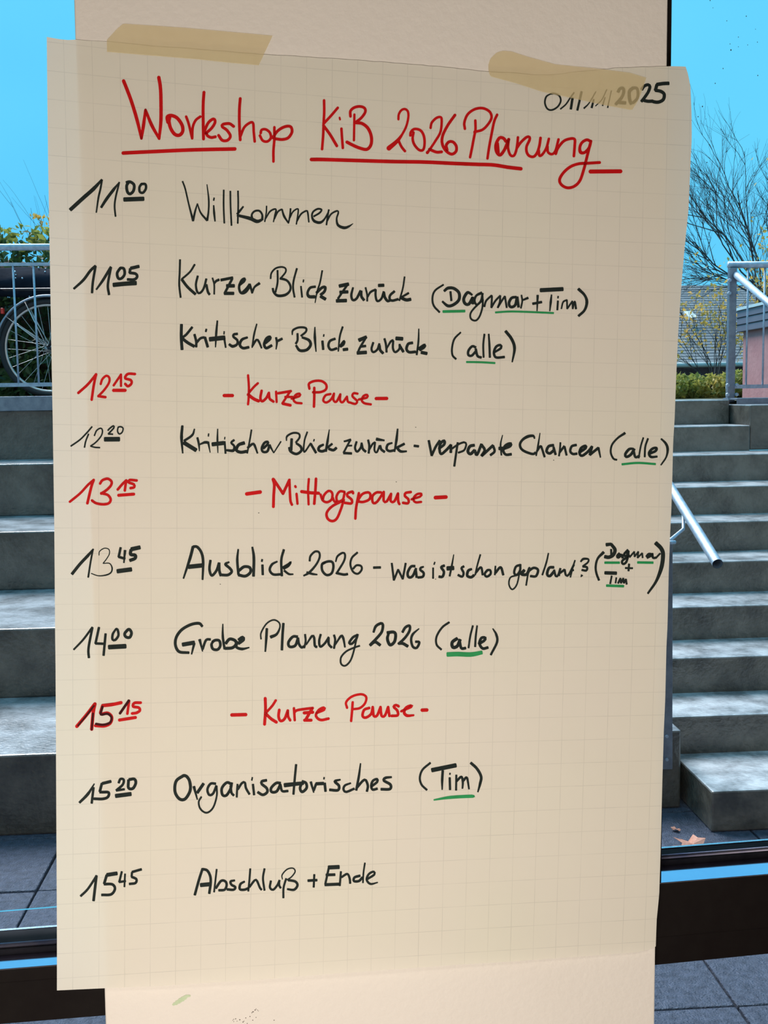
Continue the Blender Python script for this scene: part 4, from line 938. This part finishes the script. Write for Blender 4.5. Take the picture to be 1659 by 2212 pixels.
write('13.45 Ausblick 2026 - was ist schon geplant? (Dagmar + Tim)', [
('k',140,1160,S4,"24 62,320 130,235 200,160 247,105,14 ; 15 242,110 222,220 202,348 ; 8 295,158 300,125 340,98 380,107 385,145 360,190 330,228 / 385,228 408,265,12 400,305,12 360,328,12 290,335 228,315 ; 20 482,92 465,172 / 520,188 ; 22 520,117 510,223,12 ; 32 648,90 575,106 ; 26 572,110 568,150 608,158 606,185 562,203 ; 34 454,296 574,280"),
('k',380,1160,S4,"24 148,84 120,190 65,358,14 ; 22 150,84 185,87 222,140 235,220 230,368,16 ; 34 110,258 225,246 ; 21 298,202 290,280 310,333 350,290 372,225 ; 22 373,225 375,290 388,335 ; 22 460,217,14 427,235 465,270 482,300 450,328 395,328 ; 21 538,107,14 530,200 540,323 ; 23 545,290 590,257 638,265 643,305 600,338 540,328 ; 23 660,88,16 673,180 670,338 ; 20 747,242 750,326 ; 16 745,194 742,212 ; 20 875,212,14 830,237 810,285 840,323 905,323 ; 20 932,110 910,200 915,336 ; 18 920,265 975,232 992,217 972,250 930,275 ; 18 935,290 975,320 1013,322,12 ; 17 1155,208 1162,165 1200,127 1235,132 1241,175 1210,240 1150,308,20 1103,335,14 ; 18 1130,306 1180,320 1220,325,12 ; 20 1290,215,14 1262,235 1264,290 1300,328 1343,315 1360,260 1350,217 1310,212 1265,232 ; 17 1380,213,12 1395,167 1440,137 1460,152 1450,210 1385,318 ; 20 1387,312 1450,325 1483,320 ; 17 1568,134 1520,180 1507,240 1530,300 1570,318 1603,285 1600,252 1560,245 1530,275"),
('k',780,1160,S4,"20 107,265 168,263 ; 17 265,227 283,373 / 320,282 / 360,363 / 385,227 ; 21 465,252 430,257 402,310 412,348 445,338 475,272 ; 20 472,285 480,350 ; 20 540,257,14 515,267 512,285 540,310 533,343 490,350 ; 15 622,267 622,358 ; 12 637,217 630,238 ; 21 720,247 692,262 715,300 703,343 672,343 ; 16 800,152,8 785,240 765,338 ; 34 744,272 798,268 ; 19 888,254 867,270 885,310 873,343 837,328 ; 22 955,277,18 925,292 917,335 950,348 975,330 ; 14 1030,152 1005,240 985,328 ; 18 990,310 1035,262 1050,328 ; 19 1090,287 1067,320 1085,343 1118,320 1115,287 1090,287 ; 14 1160,252 1155,328 ; 20 1160,310 1205,262 1228,328 ; 19 1375,242 1337,257 1322,310 1345,328 1372,290 1375,237 ; 13 1370,300 1345,410 1305,453 1277,410 1290,350 1350,330 1375,318 ; 24 1375,320 1410,287 / 1385,320 1430,322 1455,270 ; 14 1455,262 1440,330 1425,418 ; 20 1440,300 1490,267 1528,285 1510,338 1462,338 ; 15 1618,140,12 1600,220 1565,328"),
('k',1060,1160,S4,"22 545,262 505,267 487,320 510,338 545,300 ; 18 547,285 562,338 582,330 602,272 ; 16 600,275 590,335 ; 18 600,310 638,282 / 650,330 675,325 718,240 ; 13 728,202 710,260 688,348 ; 18 690,292 715,285 ; 15 777,213,14 800,190,20 843,192 838,220 795,253 ; 18 795,255 832,262 825,290 787,285 ; 20 778,346,6 788,330 ; 18 975,132,24 925,185 907,250 912,310 935,373 ; 28 998,67 1040,62,24 / 1073,110 1058,155 1020,175 985,170 ; 17 1040,107 1042,168 ; 21 1112,142 1092,165 1102,178 1130,152 / 1140,180 ; 19 1185,112 1152,150 1170,168 1190,122 / 1185,170 1168,220 1142,233 1137,205 1200,160 ; 14 1200,175 1240,127 / 1242,170 / 1275,127 / 1268,180 / 1308,140 / 1312,180 ; 20 1345,170 1365,147 1393,155 1350,180 ; 19 1395,142 1402,180 1430,178 ; 15 1430,178 1463,142 ; 15 1162,268 1226,270 ; 17 1195,234 1190,293 ; 27 987,310 1085,313 ; 15 1045,337 1032,403 ; 14 1085,352 1078,398 ; 16 1100,400 1120,357 / 1125,398 / 1145,357 / 1150,398 / 1168,365 / 1174,408 ; 32 1425,52 1470,97 1488,150 1475,260 1430,380,22 1357,488,16"),
('g',1060,1160,S4,"19 985,222 1112,222 ; 19 1268,220 1402,222 ; 20 1000,420 1148,425")])
write('14.00 Grobe Planung 2026 (alle)', [
('k',140,1330,S4,"17 77,293,15 160,205 238,100 ; 20 238,102 205,280 208,363 ; 20 295,102 265,240 / 345,243 ; 20 352,157 335,343 ; 20 440,117,16 414,160 412,205 435,210 463,170 455,120 440,117 ; 23 545,120 517,155 527,183 560,188 576,150 560,120 545,120 ; 36 380,272 525,264"),
('k',360,1330,S4,"23 308,93,20 280,67 210,77 130,122 82,190 77,260 110,312 193,320,20 ; 32 138,250 238,233 ; 22 238,240 215,333,12 ; 23 285,207 310,308,10 ; 20 310,290 340,212 378,205 ; 22 400,225,18 387,250 400,288 440,293 463,260 455,217 420,212 395,227 ; 20 485,72,10 485,180 500,288 ; 24 510,240 545,202 593,217 598,250 565,278 505,283 ; 26 620,240 663,207 655,187 622,210 ; 22 612,225 602,270 650,288 713,275,10 ; 13 815,203 815,150 860,72 920,37 968,57 978,100 950,160,20 898,185,26 ; 21 865,112 860,200 852,310,14 ; 21 1008,67 1000,180 995,296 ; 22 1130,182 1090,182 1052,230 1062,268 1110,258 1135,192 ; 20 1135,200 1143,245 1165,275 1185,265 ; 17 1195,162 1200,220 1188,278 ; 20 1205,250,12 1255,177 1273,190 1280,260 1298,270 ; 19 1330,162 1317,220 1327,268 1365,240 1400,187 ; 20 1398,195 1400,245 1425,275 ; 18 1445,167 1455,210 1445,283 ; 20 1450,260,12 1505,177 1525,195 1540,273,14"),
('k',700,1330,S4,"20 290,167 250,187 217,235 240,243 278,200 290,162 ; 15 285,180 250,330 220,400 180,433 147,415 147,360 190,310 250,280 308,260 ; 22 427,143,18 447,92 490,67 508,80 498,140 450,200 400,250 ; 24 397,255 440,227 485,255 ; 24 560,147,20 547,200 570,253 608,225 618,165 600,142 545,147 ; 21 677,143 702,102 738,87 738,130 700,190 642,245 ; 24 645,240 680,240 723,265 ; 20 820,112,10 767,160 752,210 767,268 800,278 823,230 790,225,20 ; 17 1081,57 1020,102 972,180 972,250 1013,293 ; 26 1150,197 1107,230 1112,273 1150,263 1175,207 ; 22 1170,215 1185,280 1223,280 ; 16 1285,87 1262,180 1248,278 ; 17 1322,87,14 1310,180 1305,268 ; 22 1335,245 1383,215 1393,192 1360,192 1342,240 1370,283 1416,275 ; 20 1457,112,10 1488,165 1493,230 1440,338,18"),
('g',700,1330,S4,"36 1065,335 1150,332 1270,335 1363,318,30")])
write('15.15 Kurze Pause', [
('r',140,1490,S4,"26 104,316 185,220 260,123 / 245,200 232,340 ; 25 485,112 400,130 330,137 ; 24 325,140 308,198 ; 24 308,200 320,210 370,202 405,235 393,288 340,313 265,310 ; 20 555,97 540,207 ; 21 655,112 600,115 590,145 638,155 648,180 618,200 582,205 ; 23 472,262 610,240"),
('m',140,1490,S4,"17 325,132 425,120 ; 18 325,147 310,205 320,215 370,208 403,240 388,285 330,303 270,295 ; 13 114,310 185,225 248,142 ; 14 244,205 232,345 ; 20 477,203 552,95"),
('r',140,1490,S4,"26 1443,218 1562,215"),
('r',480,1480,1659/470,"20 328,102 330,190 323,298 ; 17 408,117 380,160 330,215 ; 20 330,215 370,255 413,283 ; 19 435,190 430,240 445,273 475,258 500,195 ; 18 500,200 503,240 518,268 ; 17 547,177 553,267 ; 18 553,205 578,190 690,175 ; 20 685,180 640,258 ; 21 625,212 690,207 ; 20 628,268 678,268 ; 18 720,212 778,187 773,172 735,192 715,235 750,266 810,256 ; 16 952,173 945,130 990,87 1060,70 1098,92 1088,140 1050,175 1002,183 ; 17 995,132 990,200 983,273 ; 18 1120,175 1082,190 1070,235 1095,248 1135,220 1148,168 / 1155,233 1180,233 1207,168 / 1215,233 1240,233 1265,168 / 1275,235 ; 18 1345,162 1325,152 1307,165 1335,195 1338,230 1292,235 ; 20 1365,200,16 1440,165 1438,157 1400,175 1387,210 1410,233 1458,230,14 ; 23 1525,191 1560,190")])
write('15.20 Organisatorisches (Tim)', [
('k',140,1660,S4,"24 127,295,20 200,220 255,132,10 ; 20 248,165 232,300 ; 24 398,112 325,130 ; 22 320,130 302,200 ; 22 302,205 330,205 378,208 373,245 330,263 252,262 ; 20 465,125 480,92 508,97 500,140 445,190 / 515,180,18 ; 23 550,100 550,168 588,173 613,125 600,92 555,97 ; 32 440,238 570,221"),
('k',360,1640,S4,"24 145,142 82,190 72,280 110,343 160,343 203,270 198,190 170,147 145,142 ; 23 235,237 265,348,12 ; 24 265,290 318,212 ; 20 423,212 380,212 352,260 367,308 400,298 430,230 ; 15 432,232 432,320 400,420 345,463 292,430 277,370 300,325 ; 22 560,217 520,202 477,250 482,308 515,313 550,260 562,205 ; 20 552,230 560,290 580,313 ; 17 612,217 608,270 605,328 ; 19 615,260 650,207 675,202 685,250 715,303 ; 19 745,217 755,308 ; 13 740,157 735,183 ; 22 863,182,22 822,192 822,215 863,250 868,285 830,308 787,285 ; 22 983,207 945,207 902,250 907,283 950,278 983,217 ; 20 983,225 998,275 1048,275 ; 19 1118,47 1105,180 1095,303 ; 34 1018,225 1180,207,28 ; 22 1170,202 1152,250 1170,283 1208,250 1203,207 1170,192 ; 21 1245,197 1270,288,12 ; 20 1270,270 1290,215 ; 26 1290,213 1355,210 ; 21 1365,207 1372,278 ; 13 1360,157 1358,173 ; 22 1500,177,14 1452,192 1488,230 1478,268 1407,265 ; 19 1590,207,14 1540,227 1527,260 1550,283 1620,255"),
('k',660,1640,S4,"20 475,37,12 460,150 438,268 ; 20 445,245 495,187 520,182 538,230 530,278 ; 20 570,235 618,197 618,172 582,187 567,230 580,263 620,255 ; 22 743,155,16 690,162 677,185 733,220 728,258 652,260 ; 17 1078,32 1010,92 987,160 1002,220 1048,266 ; 34 1092,95 1298,53 ; 21 1185,100 1180,180 1180,263,12 ; 19 1245,160 1248,263 ; 13 1248,120 1246,133 ; 17 1302,137 1300,268 ; 19 1305,190 1345,152 1358,195 1355,253,14 ; 19 1360,190 1393,160 1412,258,14 ; 22 1427,32 1480,82 1516,150 1508,210 1488,283,12"),
('g',660,1640,S4,"25 1108,352,12 1250,330 1435,320,26 1455,325,16")])
write('15.45 Abschluß + Ende', [
('k',150,1860,S4,"19 97,303 160,240 235,127 ; 22 233,128 208,343 ; 30 410,107 325,120 ; 22 322,122 300,195 ; 21 300,200 370,202 393,240 360,288 278,293 ; 18 452,92 430,182 / 485,173 ; 15 480,112 475,223 ; 20 622,72 542,95 ; 18 540,98 537,135 ; 20 537,137 578,157 570,190 517,198"),
('k',410,1850,S4,"21 110,107 80,200 43,333 ; 21 110,110 150,122 176,170 180,230 168,320 ; 32 94,248 180,240 ; 15 232,112 222,200 210,308 ; 20 225,275 270,212 308,217 318,250 300,288 250,293 ; 20 388,207,16 352,217 360,245 393,265 378,288 322,285 ; 20 473,217,16 437,240 432,283 470,288 505,275 ; 16 522,107 515,200 505,300 ; 18 515,265 560,207 580,212 605,270 620,288 ; 17 645,107 632,190 645,293 ; 18 700,212 692,270 720,288 755,250 775,207 ; 18 772,215 772,250 785,273 ; 11 800,198,8 797,160 840,112 890,102 910,130 880,175 840,203 ; 20 850,205 910,217 930,250 900,288 842,283,16 ; 17 832,192 810,270 808,358 ; 21 1020,210 1098,205 ; 17 1075,157 1070,266 ; 32 1198,96 1288,92 ; 18 1200,100 1170,240 ; 22 1177,160 1253,158 ; 24 1168,245 1288,240 ; 17 1305,132 1295,253 ; 18 1310,180 1360,152 1380,190 1385,233 ; 20 1470,167 1422,182 1417,213 1460,213 1490,182 ; 14 1512,57 1500,140 1495,228 ; 18 1535,195 1593,157 1588,132 1547,152 1527,200 1560,238 1623,225,10")])
sx_ = Ink()
for x, y in ((559, 1108), (476, 1262), (856, 1041), (898, 923), (1196, 994), (941, 1251)):
    sx_.stroke([(x - .5, y, 1.4), (x + .5, y, 1.4)], True)
tag(sx_.build('pen_dots', M['ink_black']), 'tiny pen dots')['kind'] = 'stuff'

# ------------------------------------------------------------------ masking tape over the upper edge
def edge_y(px): return interp(TOP, px, 0)
def tape_pt(px, py):
    e = edge_y(px); lift = .0006
    t = min(1, max(0, (py - (e - 14)) / 16))               # climbs from the wall on to the sheet
    off = (sheet_off(px, py)) * t + .0002 + lift
    return at_Y(px, py, YC - off)
def tape(label, top, bot, n=70, m=16):
    o0 = tape_pt((top[0][0] + top[-1][0]) / 2, (top[0][1] + bot[0][1]) / 2)
    mb = MB()
    for i in range(n + 1):
        u = i / n
        def along(pl):
            s = [0]
            for a, b in zip(pl, pl[1:]): s.append(s[-1] + math.dist(a, b))
            t = u * s[-1]
            for k in range(len(pl) - 1):
                if t <= s[k + 1] + 1e-9:
                    q = (t - s[k]) / (s[k + 1] - s[k]); return Vector(pl[k]).lerp(Vector(pl[k + 1]), q)
            return Vector(pl[-1])
        a, b = along(top), along(bot)
        for j in range(m + 1):
            p = a.lerp(b, j / m); mb.v.append(tuple(tape_pt(p.x, p.y) - o0))
    for i in range(n):
        for j in range(m):
            q = i * (m + 1) + j; mb.f.append((q, q + 1, q + m + 2, q + m + 1))
    o = mb.build('masking_tape', M['tape'], smooth=True); o.location = o0
    tag(o, label, 'tape', 'strips of masking tape holding the sheet'); return o
tape('straight strip of beige masking tape over the left part of the upper edge', [(231, 86), (251, 64), (266, 51), (400, 60), (589, 77)], [(231, 112), (300, 118), (424, 128), (500, 136), (559, 141)])
tape('crooked strip of beige masking tape reaching down over the date', [(1055, 140), (1059, 127), (1072, 114), (1085, 109.5), (1105, 111), (1140, 122.5), (1200, 139), (1290, 148), (1360, 157), (1396, 168)], [(1055, 152), (1059, 165), (1115, 180), (1170, 198), (1240, 213), (1300, 226), (1365, 238), (1376, 222), (1384, 205)])
